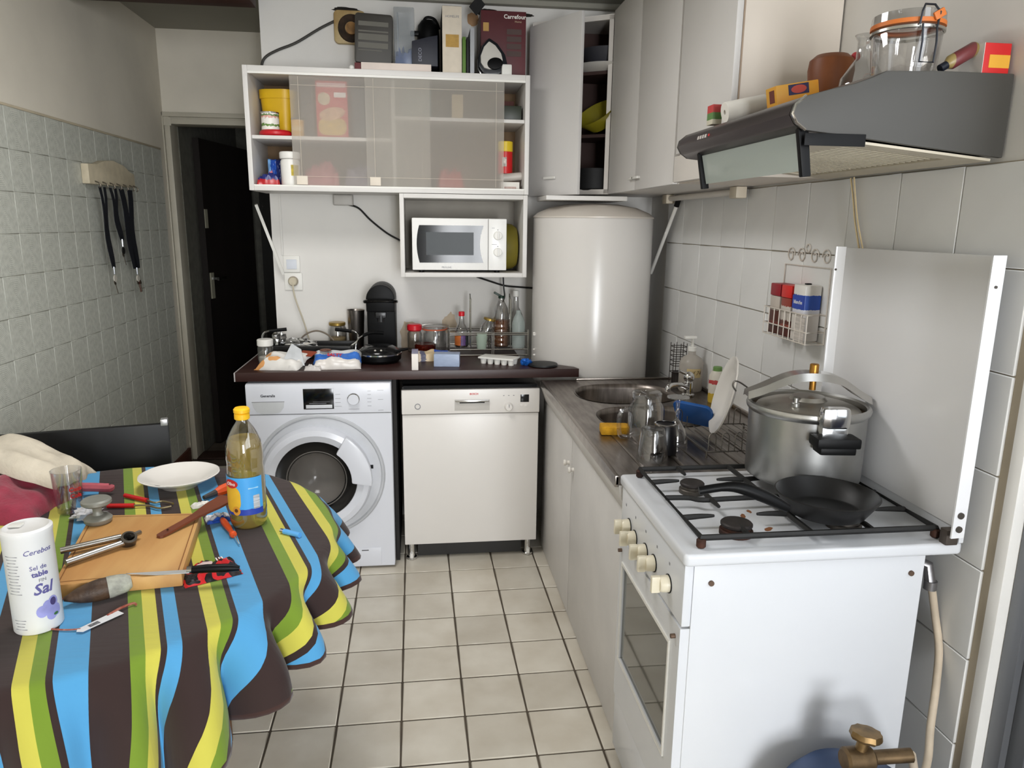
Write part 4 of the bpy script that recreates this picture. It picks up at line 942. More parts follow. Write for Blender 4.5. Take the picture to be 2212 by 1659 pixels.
# ================================================================ water heater
BC = (.795, 3.372)
t = thing('water_heater', 'white cylindrical water heater in the back corner', 'water heater', (BC[0], BC[1], .75))
HW = mat('heater_white', (212, 208, 203), .22, var=.02, scale=2)
part('tank', lathe([(0, .75), (.25, .75), (.274, .77), (.274, 1.535), (.272, 1.541), (.266, 1.543), (0, 1.543)], 64, (BC[0], BC[1], 0)), HW, t)
part('top_cap', lathe([(.276, 1.538), (.276, 1.545), (.255, 1.562), (.20, 1.585), (.12, 1.60), (0, 1.606), (0, 1.53), (.27, 1.53)], 64, (BC[0], BC[1], 0)), mat('heater_cap', (206, 198, 188), .35, var=.03), t)
for (dx, dy) in ((-.13, -.15), (.0, -.17), (.13, -.14)):
    part('cap_dimple', xf(ball((0, 0, 0), .032, .016, .004, 14, 6), (BC[0]+dx, BC[1]+dy, 1.588-.02*(abs(dx) > .1)), (R(14), 0, 0)), mat('dimple_white', (224, 218, 208), .3), t)
part('bracket', box(BC[0]-.15, BC[0]+.15, BC[1]+.20, YB-.001, .75, 1.45), mat('heater_bracket', (120, 116, 110), .6), t)
solo('wooden_board', box(.545, .905, 3.20, 3.46, 1.613, 1.632, .002), LAMI, 'loose white board lying on top of the water heater', 'board', (.72, 3.33, 1.613))
t = thing('white_rod', 'white rod with black end leaning beside the water heater', 'rod', at(1408, 580, 'x', 1.10))
a_, b_ = at(1406, 590, 'x', 1.105), at(1461, 446, 'x', 1.13)
part('rod', tube([a_, b_], .008, 8), WPLAS, t)
part('end_cap', tube([b_, b_+Vector((.004, -.012, .03))], .012, 8), BLACK, t)

# ================================================================ sink unit
SX0, SX1, SY0, SY1, SZ = .513, XR-.004, 1.80, 3.035, .85
STK = mat('worn_sink_steel', (150, 142, 136), .34, 1, var=.22, scale=9, stretch=(6, 1, 1), rgb2=(112, 104, 98))
t = thing('sink_unit', 'double-bowl steel sink with drainer set on the white cabinet', 'sink', (.83, 2.42, .62))
b1, b2 = (.808, 2.765), (.808, 2.405)
h1 = rrect(.40, .34, .15, 8, *b1); h2 = rrect(.39, .28, .12, 8, *b2)
part('worktop', plate([(SX0, SY0), (SX1, SY0), (SX1, SY1), (SX0, SY1)], [h1, h2], SZ-.022, SZ), STK, t)
part('front_edge', box(SX0-.004, SX0+.01, SY0, SY1, SZ-.030, SZ+.003, .004), STEEL, t)
def bowl(c, w, h, r, dep):
    v, f = [], []; n = len(rrect(w, h, r, 8))
    lv = [(1.012, .002), (.985, .0), (.96, -.02), (.93, -dep+.03), (.88, -dep+.008), (.55, -dep), (.12, -dep-.003)]
    for k, z in lv:
        for p in rrect(w*k, h*k, r*k, 8): v.append(Vector((c[0]+p[0], c[1]+p[1], SZ+z)))
    for j in range(len(lv)-1):
        for i in range(n): f.append([j*n+i, j*n+(i+1) % n, (j+1)*n+(i+1) % n, (j+1)*n+i])
    f.append([(len(lv)-1)*n+i for i in range(n)])
    return v, f
for c, w, h, r in ((b1, .40, .34, .15), (b2, .39, .28, .12)):
    bw = part('bowl', bowl(c, w, h, r, .15), STK, t, sharp=60)
    part('drain', lathe([(0, .004), (.012, .004), (.02, .002), (.032, .005), (.036, .001), (0, .001)], 24, (c[0], c[1], SZ-.152)), CHROME, bw)
for k in range(9):
    x = .60+k*.058
    part('drainer_rib', box(x, x+.012, 1.86, 2.22, SZ-.001, SZ+.0025, .0015), STK, t)
part('splash_lip', box(SX1-.012, SX1, SY0, SY1, SZ, SZ+.014, .004), STEEL, t)
part('back_lip', box(SX0+.15, SX1, SY1-.012, SY1, SZ, SZ+.008, .003), STEEL, t)
# tap
tp = part('tap_base', join(cyl((1.045, 2.70, SZ), .025, .012, 20, .003), cyl((1.045, 2.70, SZ), .017, .06, 20, .003)), CHROME, t)
part('tap_handle', join(ball((1.045, 2.70, SZ+.078), .022), tube([(1.045, 2.70, SZ+.085), (1.00, 2.69, SZ+.105)], .006, 8)), CHROME, tp)
part('tap_spout', tube(spl([(1.045, 2.70, SZ+.03), (1.0, 2.66, SZ+.055), (.94, 2.62, SZ+.06), (.93, 2.615, SZ+.04)]), .010, 10), CHROME, tp)
# cabinet below
CABW = mat('aged_white_paint', (216, 213, 210), .45, var=.05, scale=6)
t = thing('base_cabinet', 'white two-door base cabinet under the steel sink', 'cabinet', (.85, 2.4, 0))
part('carcass', join(box(.575, 1.14, SY0, SY0+.018, .0, .62), box(.575, 1.14, 3.20, 3.218, .0, .60), box(.575, 1.14, SY0+.018, 3.20, .05, .068), box(1.12, 1.14, SY0+.018, 3.20, .068, .62)), CABW, t)
ap = [(.520, .826), (.575, .826), (.575, .735), (.556, .735), (.545, .742), (.524, .80)]
part('apron', prism([(p[0], p[1]) for p in ap], 'y', SY0, SY1+.08, .002), CABW, t)
yb = at(1232, 1200, 'x', .562).y
for (ya, ybb, ky) in ((yb+.003, 3.215, yb+.045), (SY0+.002, yb-.003, yb-.04)):
    dr = part('door', box(.556, .574, ya, ybb, .004, .733, .003), CABW, t)
    kz = .618
    part('knob', xf(lathe([(0, .024), (.010, .022), (.013, .016), (.007, .008), (.008, 0), (0, 0)], 18), (.556, ky, kz), (0, R(-90), 0)), mat('white_knob', (232, 228, 222), .2, var=0), dr)
# ================================================================ things on the drainer
solo('sponge', box(-.045, .045, -.03, .03, 0, .028, .006), mat('yellow_sponge', (206, 152, 28), .9, var=.15, scale=60, bump=.6, bscale=150), 'yellow sponge lying beside the small sink bowl', 'sponge', (.615, 2.21, SZ+.0005), (0, 0, R(-8)), local=True)
t = thing('glass_mug', 'upturned faceted glass beer mug on the drainer', 'mug', (.69, 2.12, SZ+.003))
def facet(a, z): return .012*math.cos(a*10)
part('mug', lathe([(.056, 0), (.058, .004), (.056, .10), (.050, .115), (.044, .125), (.046, .150), (.040, .156), (0, .146), (0, .138), (.036, .136), (.050, .10), (.053, .004)], 40, wave=facet), GLASS, t, local=True)
part('handle', tube(spl([(-.052, -.01, .105), (-.085, -.02, .10), (-.092, -.022, .06), (-.085, -.02, .022), (-.055, -.01, .016)], 5), .0075, 8), GLASS, t, local=True)
def tumbler(label, loc, r0, r1, h, m, name='drinking_glass'):
    t = thing(name, label, 'glass', loc)
    part('glass', lathe([(r0, 0), (r1, h-.012), (r1-.004, h), (0, h-.004), (0, h-.016), (r1-.006, h-.018), (r0-.003, .0)], 32), m, t, local=True); return t
tumbler('upturned clear drinking glass nearest the stove', (.652, 1.93, SZ+.003), .046, .036, .092, GLASS)
t = thing('black_tumbler', 'upturned black tumbler with silver rim on the drainer', 'tumbler', (.708, 1.99, SZ+.003))
part('cup', lathe([(.036, 0), (.037, .004), (.031, .084), (.028, .088), (0, .080), (0, .076), (.026, .078), (.033, .004)], 32), mat('black_cup', (16, 16, 20), .3), t, local=True)
part('rim', lathe([(.027, .086), (.031, .085), (.0315, .089), (.027, .090)], 32), CHROME, t, local=True)
t = thing('wine_glass', 'upturned stem glass standing on the drainer', 'wine glass', (.757, 2.03, SZ+.003))
part('glass', lathe([(.036, 0), (.034, .03), (.026, .06), (.012, .082), (.006, .09), (.005, .105), (.008, .112), (.005, .118), (.006, .142), (.012, .150), (.033, .156), (.033, .159), (0, .157), (0, .092), (.010, .084), (.024, .06), (.032, .03), (.034, 0)], 32), GLASS, t, local=True)
# dish rack with plate and blue board
t = thing('dish_rack', 'low wire dish rack on the steel drainer', 'dish rack', (.93, 2.05, SZ))
rx0, rx1, ry0, ry1 = .815, 1.06, 1.93, 2.22
W2 = mat('dull_wire', (150, 146, 140), .35, 1, var=.1)
part('frame', join(tube([(rx0, ry0, SZ+.02), (rx1, ry0, SZ+.02), (rx1, ry1, SZ+.02), (rx0, ry1, SZ+.02)], .003, 6, True)), W2, t)
for x in (rx0, rx1):
    for y in (ry0, ry1): part('leg', tube([(x, y, SZ+.022), (x, y, SZ+.002)], .003, 6), W2, t)
hoop = [(0, 0, 0), (0, 0, .045), (.004, 0, .052), (.011, 0, .055), (.018, 0, .052), (.022, 0, .045), (.022, 0, 0)]
hm = None
for y in (ry0+.005, ry1-.005):
    for k in range(6):
        loc = Vector((rx0+.006+k*.04, y, SZ+.02))
        if hm is None:
            h0 = part('hoop', xf(tube(hoop, .0016, 6), (0, 0, 0)), W2, t, local=True); h0.location = loc-t.location; hm = h0
        else: inst(hm, t, loc-t.location)
for k in range(9):
    part('cross_wire', tube([(rx0+.01+k*.028, ry0, SZ+.018), (rx0+.01+k*.028, ry1, SZ+.018)], .0015, 6), W2, t)
pm = mat('white_china', (222, 218, 212), .2, var=.02)
def wavy(k, amp): return lambda a, z: amp*math.cos(a*k)
def platep(r, d): return [(0, 0), (r*.55, 0), (r*.62, .004), (r*.72, d*.5), (r*.98, d*.92), (r, d), (r*.985, d+.004), (r*.7, d*.5+.006), (r*.58, .006), (0, .005)]
pc = at(1575, 866, 'y', 2.08)
t = thing('dinner_plate', 'white oval plate standing upright in the dish rack', 'plate', (pc.x, 2.08, SZ+.021))
part('plate', xf(lathe(platep(.125, .018), 40, wave=wavy(16, .008)), (0, 0, .1255), (R(0), R(-76), R(-14))), pm, t, local=True)
t = thing('plate_hook', 'bent wire hook over the upright plate', 'hook', (pc.x+.05, 2.05, 1.0))
part('wire', tube(spl([at(1590, 845, 'y', 1.93), at(1583, 832, 'y', 1.93), at(1590, 823, 'y', 1.93), at(1612, 835, 'y', 1.95), at(1650, 868, 'y', 2.02), at(1668, 890, 'y', 2.04)]), .0025, 6), W2, t)
solo('chopping_mat', xf(prism(rrect(.14, .085, .02), 'x', -.006, .006, .002), (0, 0, .042), (0, R(-30), R(38))), mat('blue_plastic', (30, 88, 160), .4), 'blue plastic chopping mat leaning in the dish rack', 'mat', (.875, 2.195, SZ+.022), local=True)
# bottles behind the tap
t = thing('soap_bottle', 'clear pump bottle with handwritten label at the back of the sink', 'bottle', (1.090, 2.80, SZ))
part('bottle', shell([(0, 0), (.044, 0), (.048, .008), (.048, .115), (.040, .135), (.016, .15), (.015, .165)], .002, 28), hazy('milky_plastic', (222, 216, 208), .55, .3), t, local=True)
part('soap', lathe([(0, .003), (.045, .003), (.045, .05), (0, .05)], 24), hazy('soap_liquid', (180, 172, 160), .6, .2), t, local=True)
part('label', patch(.0485, R(-130), R(-60), .062, .098, (0, 0, 0)), mat('cream_label', (212, 190, 140), .6), t, local=True)
part('lettering', wrap(textg('mif 74', .024, shear=.3), .0492, R(-95), (0, 0, 0), .08), mat('brown_ink', (96, 70, 40), .6), t, local=True, recalc=False, sharp=180)
part('pump', join(cyl((0, 0, .163), .017, .02, 18, .002), cyl((0, 0, .18), .006, .04, 10), cbox((-.015, -.012, .222), (.05, .02, .012), .004)), WPLAS, t, local=True)
t = thing('detergent_bottle', 'detergent bottle with green cap behind the upright plate', 'bottle', (1.118, 2.60, SZ))
part('bottle', lathe([(0, 0), (.028, 0), (.030, .006), (.030, .10), (.02, .122), (0, .122)], 24), bands('detergent_print', 'z', [(0, (200, 168, 60)), (.3, (214, 208, 196)), (.6, (180, 60, 60)), (.72, (214, 208, 196))], .35, .1), t, local=True)
part('cap', cyl((0, 0, .120), .017, .018, 20, .002), mat('green_cap', (112, 150, 84), .5), t, local=True)
t = thing('wire_basket', 'tall narrow wire basket in the corner behind the tap', 'basket', (1.085, 2.94, SZ))
DW_ = mat('rusty_wire', (58, 48, 44), .6, .4, var=.2)
for z in (.05, .08, .10, .12, .14, .16): part('ring', tube([(1.085+p[0], 2.94+p[1], SZ+z) for p in rrect(.056, .05, .012, 3)], .0016, 5, True), DW_, t)
for (dx, dy) in ((-.028, -.02), (.028, -.02), (-.028, .02), (.028, .02), (0, -.025), (0, .025)): part('upright', tube([(1.085+dx, 2.94+dy, SZ+.002), (1.085+dx, 2.94+dy, SZ+.175)], .0016, 5), DW_, t)
part('pot', cyl((1.085, 2.94, SZ), .024, .05, 18, .003), mat('dark_pot', (48, 42, 40), .5), t)

# ================================================================ wall units on the right wall
XF, ZB0, ZB1 = .855, 1.647, 2.418
CABD = mat('cabinet_door_white', (216, 213, 210), .42, var=.03, scale=3)
EDGE = mat('door_edge_white', (218, 212, 205), .4, var=.02)
ya, yb1, yc1, yd = 3.352, 2.925, 2.462, 2.035
t = thing('wall_unit', 'white two-door wall unit next to the corner cupboard', 'cabinet', (1.0, 2.9, ZB0))
part('carcass', join(box(XF+.02, XR-.001, yc1, yc1+.016, ZB0, ZB1), box(XF+.02, XR-.001, ya-.016, ya, ZB0, ZB1), box(XF+.02, XR-.001, yc1+.016, ya-.016, ZB0, ZB0+.016), box(XF+.02, XR-.001, yc1+.016, ya-.016, ZB1-.016, ZB1)), EDGE, t)
for (y0, y1, hy) in ((yb1+.002, ya-.002, yb1+.03), (yc1+.014, yb1-.002, yb1-.03)):
    dr = part('door', box(XF, XF+.019, y0, y1, ZB0, ZB1, .003), CABD, t)
    part('handle', join(box(XF-.014, XF-.006, hy-.038, hy+.038, 1.688, 1.698, .003), box(XF-.008, XF, hy-.034, hy-.026, 1.689, 1.697), box(XF-.008, XF, hy+.026, hy+.034, 1.689, 1.697)), WPLAS, dr)
t = thing('wall_unit', 'white single-door wall unit above and behind the cooker hood', 'cabinet', (1.0, 2.25, ZB0))
part('carcass', join(box(XF+.02, XR-.001, yd, yd+.018, ZB0, ZB1, .001), box(XF+.02, XR-.001, yc1-.018, yc1-.001, ZB0, ZB1), box(XF+.02, XR-.001, yd+.018, yc1-.018, ZB0, ZB0+.016), box(XF+.02, XR-.001, yd+.018, yc1-.018, ZB1-.016, ZB1)), mat('warm_white_side', (220, 210, 198), .45, var=.02), t)
part('door', box(XF, XF+.019, yd-.002, yc1-.003, 1.742, ZB1, .003), CABD, t)
part('valance', box(XF-.004, XF+.02, yd+.06, yc1-.003, ZB0+.004, 1.735, .003), EDGE, t)
part('edge_strip', box(XF+.019, XF+.0235, yd-.003, yd, ZB0, ZB1), mat('edge_joint', (170, 150, 130), .6), t)
# corner cupboard with its door ajar
H_, A_ = Vector((.53, 3.565)), Vector((XF, 3.358))
def pl2(p, z): return Vector((p.x, p.y, z))
t = thing('corner_cupboard', 'white corner cupboard with its door standing ajar', 'cabinet', (.85, 3.5, ZB0))
ZD0, ZD1 = ZB0+.004, 2.405
dd = (A_-H_).normalized(); nn = Vector((dd.y, -dd.x))   # nn points out to the room
if nn.y > 0: nn = -nn
def dslab(p, q, off0, off1, z0, z1, n=None):
    n = n or nn
    return prism([tuple(p+n*off0), tuple(q+n*off0), tuple(q+n*off1), tuple(p+n*off1)], 'z', z0, z1)
part('frame', join(dslab(A_-dd*.02, A_, 0, -.018, ZD0, ZD1), dslab(H_, H_+dd*.018, 0, -.018, ZD0, ZD1), dslab(H_, A_, 0, -.018, ZD0, ZD0+.018), dslab(H_, A_, 0, -.018, ZD1-.018, ZD1)), EDGE, t)
cb = [(H_.x, H_.y-.002), (H_.x, YB-.002), (XR-.002, YB-.002), (XR-.002, ya+.002), (A_.x+.01, ya+.002)]
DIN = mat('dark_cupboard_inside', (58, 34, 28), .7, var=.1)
part('bottom_panel', prism([(p[0], p[1]) for p in cb], 'z', ZD0-.004, ZD0+.012), EDGE, t)
part('top_panel', prism(cb, 'z', ZD1-.012, ZD1+.004), EDGE, t)
part('side_panel', box(H_.x-.002, H_.x+.012, H_.y-.002, YB-.002, ZD0, ZD1), EDGE, t)
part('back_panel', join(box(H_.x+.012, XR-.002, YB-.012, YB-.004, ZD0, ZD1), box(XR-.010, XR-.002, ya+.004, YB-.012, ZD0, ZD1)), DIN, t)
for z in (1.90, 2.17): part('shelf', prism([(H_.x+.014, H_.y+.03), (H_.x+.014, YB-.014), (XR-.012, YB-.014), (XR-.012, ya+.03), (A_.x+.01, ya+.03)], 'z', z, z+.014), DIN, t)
ang = R(-60); d2v = Vector((math.cos(ang), math.sin(ang))); n2 = Vector((d2v.y, -d2v.x))
if n2.y > 0: n2 = -n2
D_ = H_+d2v*.352+nn*.004
dr = part('door', prism([tuple(H_+nn*.002), tuple(D_), tuple(D_+n2*.018), tuple(H_+nn*.002+n2*.018)], 'z', ZD0-.012, ZD1-.018, .002), CABD, t)
hc = H_+d2v*.17+n2*.018
part('handle', join(prism([tuple(hc-d2v*.038+n2*.006), tuple(hc+d2v*.038+n2*.006), tuple(hc+d2v*.038+n2*.014), tuple(hc-d2v*.038+n2*.014)], 'z', 1.712, 1.722), prism([tuple(hc-d2v*.034), tuple(hc-d2v*.026), tuple(hc-d2v*.026+n2*.008), tuple(hc-d2v*.034+n2*.008)], 'z', 1.713, 1.721), prism([tuple(hc+d2v*.026), tuple(hc+d2v*.034), tuple(hc+d2v*.034+n2*.008), tuple(hc+d2v*.026+n2*.008)], 'z', 1.713, 1.721)), WPLAS, dr)
solo('serving_dish', lathe([(0, 0), (.10, 0), (.15, .025), (.145, .03), (.095, .008), (0, .008)], 28, (.85, 3.50, 2.185)), pm, 'white dish on the top shelf of the corner cupboard', 'dish', (.85, 3.50, 2.185))
solo('frying_basket', lathe([(0, .03), (.09, .03), (.12, .10), (.115, .10), (.085, .036), (0, .036)], 24, (.86, 3.50, 2.185)), mat('slate_pan', (60, 60, 66), .5), 'dark pan stacked on the dish in the corner cupboard', 'pan', (.86, 3.50, 2.215))
solo('mixing_bowl', xf(lathe([(0, 0), (.05, 0), (.10, .07), (.096, .07), (.046, .006), (0, .006)], 24), (.84, 3.46, 1.955), (R(20), R(-35), 0)), mat('lime_plastic', (150, 140, 34), .4), 'lime yellow bowl tilted on the middle shelf of the cupboard', 'bowl', (.84, 3.46, 1.915))
solo('saucepan', lathe([(0, 0), (.10, 0), (.11, .01), (.11, .10), (.106, .10), (.104, .012), (0, .008)], 28, (.82, 3.50, ZD0+.013)), BLACKM, 'dark saucepan at the bottom of the corner cupboard', 'saucepan', (.82, 3.50, ZD0+.013))
# tube light under the wall units
t = thing('tube_light', 'slim unlit tube light fixed under the wall units', 'lamp', (1.12, 2.8, 1.625))
part('tube', tube([(1.115, 3.25, 1.628), (1.115, 2.56, 1.628)], .012, 10), mat('tube_glass', (214, 208, 200), .3, var=0), t)
for y in (2.53, 3.27): part('holder', box(1.095, 1.135, y-.03, y+.03, 1.606, 1.646, .005), mat('cream_holder', (216, 204, 184), .5), t)
solo('pull_cord', join(tube(spl([at(1838, 385, 'x', 1.142), at(1843, 430, 'x', 1.143), at(1847, 480, 'x', 1.143), at(1856, 540, 'x', 1.146)]), .0026, 6), tube(spl([at(1845, 383, 'x', 1.142), at(1848, 430, 'x', 1.143), at(1853, 480, 'x', 1.143), at(1864, 540, 'x', 1.146)]), .0022, 6), tube([at(1856, 540, 'x', 1.146), at(1864, 540, 'x', 1.146)], .0022, 6)), mat('cream_cord', (206, 186, 146), .6), 'cream double cord hanging from the hood to the splash panel', 'cord', at(1850, 500, 'x', 1.143))

# ================================================================ wire rack with spices on the tiles
t = thing('wire_rack', 'white wire spice rack with curly top hung on the tiles', 'rack', (1.13, 2.08, 1.17))
WW = mat('white_wire', (214, 206, 196), .4, var=.05)
ry0, ry1, rx = 1.950, 2.215, 1.095
xw = XR-.008
for z in (1.178, 1.212, 1.262): part('rail', tube([(xw, ry0, z), (rx, ry0, z), (rx, ry1, z), (xw, ry1, z)], .002, 6, True), WW, t)
n = 9
for k in range(n):
    y = ry0+(ry1-ry0)*k/(n-1)
    part('front_wire', tube([(rx, y, 1.262), (rx, y, 1.178), (xw, y, 1.178)], .0018, 6), WW, t)
part('back_frame', tube([(xw, ry0, 1.178), (xw, ry0, 1.395), (xw, ry1, 1.395), (xw, ry1, 1.178)], .0022, 6), WW, t)
for s, yy in ((1, ry0+.03), (-1, ry0+.095), (1, ry1-.095), (-1, ry1-.03)):
    part('scroll', tube([(xw, yy+s*.024*(1-q/30)*math.cos(q*.42), 1.425+.024*(1-q/30)*math.sin(q*.42)) for q in range(22)], .002, 6), WW, t)
part('hook_eye', tube([(xw, 2.085+.012*math.cos(q*.6), 1.448+.012*math.sin(q*.6)) for q in range(11)], .002, 6), WW, t)
def spice(label, y, capm, bodym, i):
    t = thing('spice_jar', label, 'jar', (1.126, y, 1.181))
    part('jar', box(-.024, .024, -.031, .031, 0, .118, .005), bodym, t, local=True)
    part('cap', box(-.025, .025, -.032, .032, .118, .156, .004), capm, t, local=True)
spice('spice jar with dark red lid at the far end of wire rack', 2.166, mat('dark_red_lid', (150, 20, 34), .4), bands('spice_a', 'z', [(0, (74, 32, 20)), (.25, (120, 60, 50)), (.33, (84, 36, 22)), (.62, (186, 176, 166))], .4, .08), 0)
spice('spice jar with bright red lid in the middle of wire rack', 2.095, mat('bright_red_lid', (216, 32, 24), .4), bands('spice_b', 'z', [(0, (84, 32, 20)), (.25, (150, 80, 66)), (.32, (88, 36, 22)), (.42, (196, 188, 180)), (.78, (140, 50, 34))], .4, .12), 1)
t = thing('sugar_shaker', 'white and blue sugar shaker at the near end of wire rack', 'shaker', (1.126, 2.018, 1.181))
part('body', box(-.026, .026, -.034, .034, 0, .164, .006), bands('sugar_print', 'z', [(0, (212, 206, 200)), (.5, (206, 206, 214)), (.56, (34, 74, 164)), (.82, (222, 218, 212))], .4, .04), t, local=True)
part('band', box(-.027, -.0262, -.033, .033, .095, .132), mat('royal_blue_print', (30, 66, 170), .4), t, local=True)
part('lettering', xf(textg('blanche', .016), (-.0275, 0, .113), LEFTW), WHITETXT, t, local=True, recalc=False, sharp=180)
part('spout', box(-.008, .008, -.006, .006, .160, .168, .001), BLACK, t, local=True)
t = thing('receipt', 'folded paper slip tucked in the front of wire rack', 'paper', (1.096, 1.990, 1.182))
part('paper', box(-.002, .0, -.028, .028, 0, .072), mat('printed_paper', (206, 198, 190), .8, var=.2, scale=40, stretch=(1, .4, 6)), t, local=True)
# ================================================================ cooker hood
t = thing('cooker_hood', 'dark grey cooker hood with glass visor over the stove', 'cooker hood', (.93, 1.7, 1.63))
HG = mat('hood_grey_metal', (68, 66, 62), .55, .0, var=.05, scale=4)
HF = mat('hood_front_metal', (92, 84, 84), .28, .7, var=.05, scale=4)
hp_ = [(.735, 1.690), (.716, 1.703), (.706, 1.719), (.711, 1.736), (.731, 1.752), (.781, 1.766), (.827, 1.777), (.863, 1.790), (.890, 1.802), (1.0, 1.806), (XR-.002, 1.806), (XR-.002, 1.648), (.95, 1.668), (.80, 1.684)]
HY0, HY1 = 1.385, 2.028
part('side_panel', prism(hp_, 'y', HY0, HY0+.012, .003), HG, t)
part('side_panel', prism(hp_, 'y', HY1-.012, HY1, .003), HG, t)
top = hp_[1:11]
sh_ = top+[(p[0]+.004 if i < 3 else p[0], p[1]-.004) for i, p in list(enumerate(top))[::-1]]
part('shell', prism(sh_, 'y', HY0+.012, HY1-.012), HF, t)
part('front_lip', prism([(.716, 1.703), (.735, 1.690), (.80, 1.684), (.80, 1.688), (.737, 1.695), (.72, 1.706)], 'y', HY0+.012, HY1-.012), HF, t)
part('edge_trim', tube([(p[0], HY0-.001, p[1]) for p in hp_[0:5]], .003, 6), CHROME, t)
part('back_panel', box(XR-.012, XR-.003, HY0+.012, HY1-.012, 1.655, 1.80), HG, t)
CRH = mat('cream_hood_underside', (206, 196, 176), .5, var=.08)
def und(g): return xf(g, (.80, 0, 1.680), (0, R(5.4), 0))
part('underside_frame', und(plate([(0, HY0+.014), (.345, HY0+.014), (.345, HY1-.014), (0, HY1-.014)], [[(.06, HY0+.06), (.28, HY0+.06), (.28, HY1-.05), (.06, HY1-.05)]], -.005, 0)), CRH, t)
fm = mat('filter_backing', (150, 138, 116), .7)
ft = part('filter', und(box(.06, .28, HY0+.06, HY1-.05, .004, .008)), fm, t)
fw = mat('filter_slat', (196, 186, 164), .5)
for k in range(26):
    y = HY0+.066+k*(HY1-HY0-.122)/25
    part('filter_bar', und(box(.061, .279, y-.004, y+.004, -.002, .004)), fw, ft)
# visor of pale glass on black brackets
v0 = part('visor', prism([(.735, 1.688), (.741, 1.688), (.757, 1.618), (.751, 1.617)], 'y', HY0+.02, HY1-.12), hazy('visor_glass', (198, 206, 200), .25, .15), t, label='pale glass visor')
for y in (HY0+.010, HY1-.115): part('visor_bracket', prism([(.727, 1.694), (.748, 1.694), (.762, 1.606), (.744, 1.604)], 'y', y, y+.014, .002), BLACK, t)
part('bracket_arm', box(.735, .86, HY0-.003, HY0+.0, 1.662, 1.685, .001), BLACK, t)
for k in range(4): part('switch', xf(cbox((0, 0, 0), (.004, .010, .009), .001), (.7085, 1.87-k*.016, 1.727), (0, R(12), 0)), mat('pale_switch', (206, 200, 196), .4), t)
part('pilot_lamp', xf(cbox((0, 0, 0), (.004, .006, .006), .001), (.7085, 1.802, 1.727), (0, R(12), 0)), REDTXT, t)
# things lying on the hood
ZH = 1.8065
t = thing('preserving_jar', 'large glass clip-top jar with orange seal on the hood', 'jar', (.998, 1.50, ZH))
part('glass', shell([(0, 0), (.056, 0), (.060, .006), (.066, .085), (.062, .098)], .003, 32), GLASS, t, local=True)
part('seal', lathe([(.054, .099), (.070, .099), (.070, .107), (.054, .107)], 32), mat('orange_seal', (214, 118, 50), .5), t, local=True)
part('glass_lid', lathe([(0, .125), (.05, .127), (.068, .124), (.069, .1075), (.06, .1075), (0, .115)], 32), GLASS, t, local=True)
part('wire_ring', lathe([(.066, .088), (.070, .089), (.070, .094), (.066, .094)], 32), WIRE, t, local=True)
part('clip', join(tube([(-.018, -.074, .092), (-.018, -.078, .06), (-.020, -.078, .022), (.010, -.078, .022), (.012, -.078, .06), (.012, -.074, .092)], .0022, 6), tube([(-.022, -.07, .092), (-.022, -.074, .115), (-.012, -.066, .130), (.008, -.066, .130), (.016, -.074, .115), (.016, -.07, .092)], .0022, 6)), mat('dark_wire', (70, 72, 78), .35, .8), t, local=True)
part('seal_tab', xf(cbox((0, 0, 0), (.024, .006, .016), .003), (.016, -.072, .112), (0, R(-30), 0)), MATS['orange_seal'], t, local=True)
t = thing('glass_carafe', 'clear bulbous glass carafe beside the large jar on the hood', 'carafe', (1.010, 1.665, ZH))
part('glass', shell([(0, 0), (.040, 0), (.050, .012), (.048, .035), (.030, .062), (.018, .078), (.017, .115), (.024, .128)], .002, 32), GLASS, t, local=True)
t = thing('mortar', 'brown wooden mortar standing on the hood', 'mortar', (1.025, 1.83, ZH))
part('body', lathe([(0, 0), (.042, 0), (.047, .01), (.055, .085), (.052, .108), (.038, .120), (0, .122)], 28), mat('brown_wood', (146, 84, 38), .5, var=.25, scale=8, stretch=(1, 1, .3), rgb2=(96, 46, 22)), t, local=True)
part('knob', xf(ball((0, 0, 0), .011), (.05, -.02, .115)), mat('red_knob', (190, 60, 66), .5), t, local=True)
def hoodz(x):
    for a, b in zip(hp_[3:11], hp_[4:11]):
        if a[0] <= x <= b[0]: return a[1]+(b[1]-a[1])*(x-a[0])/(b[0]-a[0])
    return ZH
t = thing('tea_carton', 'small orange carton with navy badge on the hood', 'carton', (.862, 1.73, 1.790), rot=(0, R(-10), 0))
part('carton', box(-.030, .075, -.022, .03, 0, .044, .002), mat('orange_carton', (224, 146, 34), .5, var=.1, scale=12, rgb2=(206, 160, 60)), t, local=True)
part('badge', box(.0, .05, -.0228, -.0220, .018, .041), mat('navy_badge', (38, 36, 78), .5), t, local=True)
part('badge_oval', xf(prism(ell(.019, .009, 20), 'y', -.0234, -.0228), (.025, 0, .0295)), mat('red_badge', (190, 70, 54), .5), t, local=True)
part('end_print', box(-.0306, -.030, -.012, .012, .008, .036), mat('maroon_print', (110, 50, 40), .5), t, local=True)
t = thing('paper_roll', 'white paper roll lying on the hood beside the orange carton', 'roll', (.81, 1.90, 1.774), rot=(0, R(-12), 0))
part('roll', xf(lathe([(.006, 0), (.0245, 0), (.0255, .002), (.0255, .108), (.0245, .11), (.006, .11), (.006, 0)], 24), (-.02, 0, .026), (0, R(90), 0)), mat('white_paper', (236, 232, 224), .9), t, local=True)
t = thing('herb_carton', 'small red and green carton at the far end of the hood', 'carton', (.795, 1.99, 1.776))
part('carton', box(-.014, .012, -.02, .02, 0, .05, .001), bands('herb_print', 'z', [(0, (206, 200, 180)), (.25, (90, 130, 70)), (.6, (190, 60, 60))], .5), t, local=True)
t = thing('red_carton', 'red and yellow food carton at the near end of the hood', 'carton', (1.112, 1.418, ZH), 0)
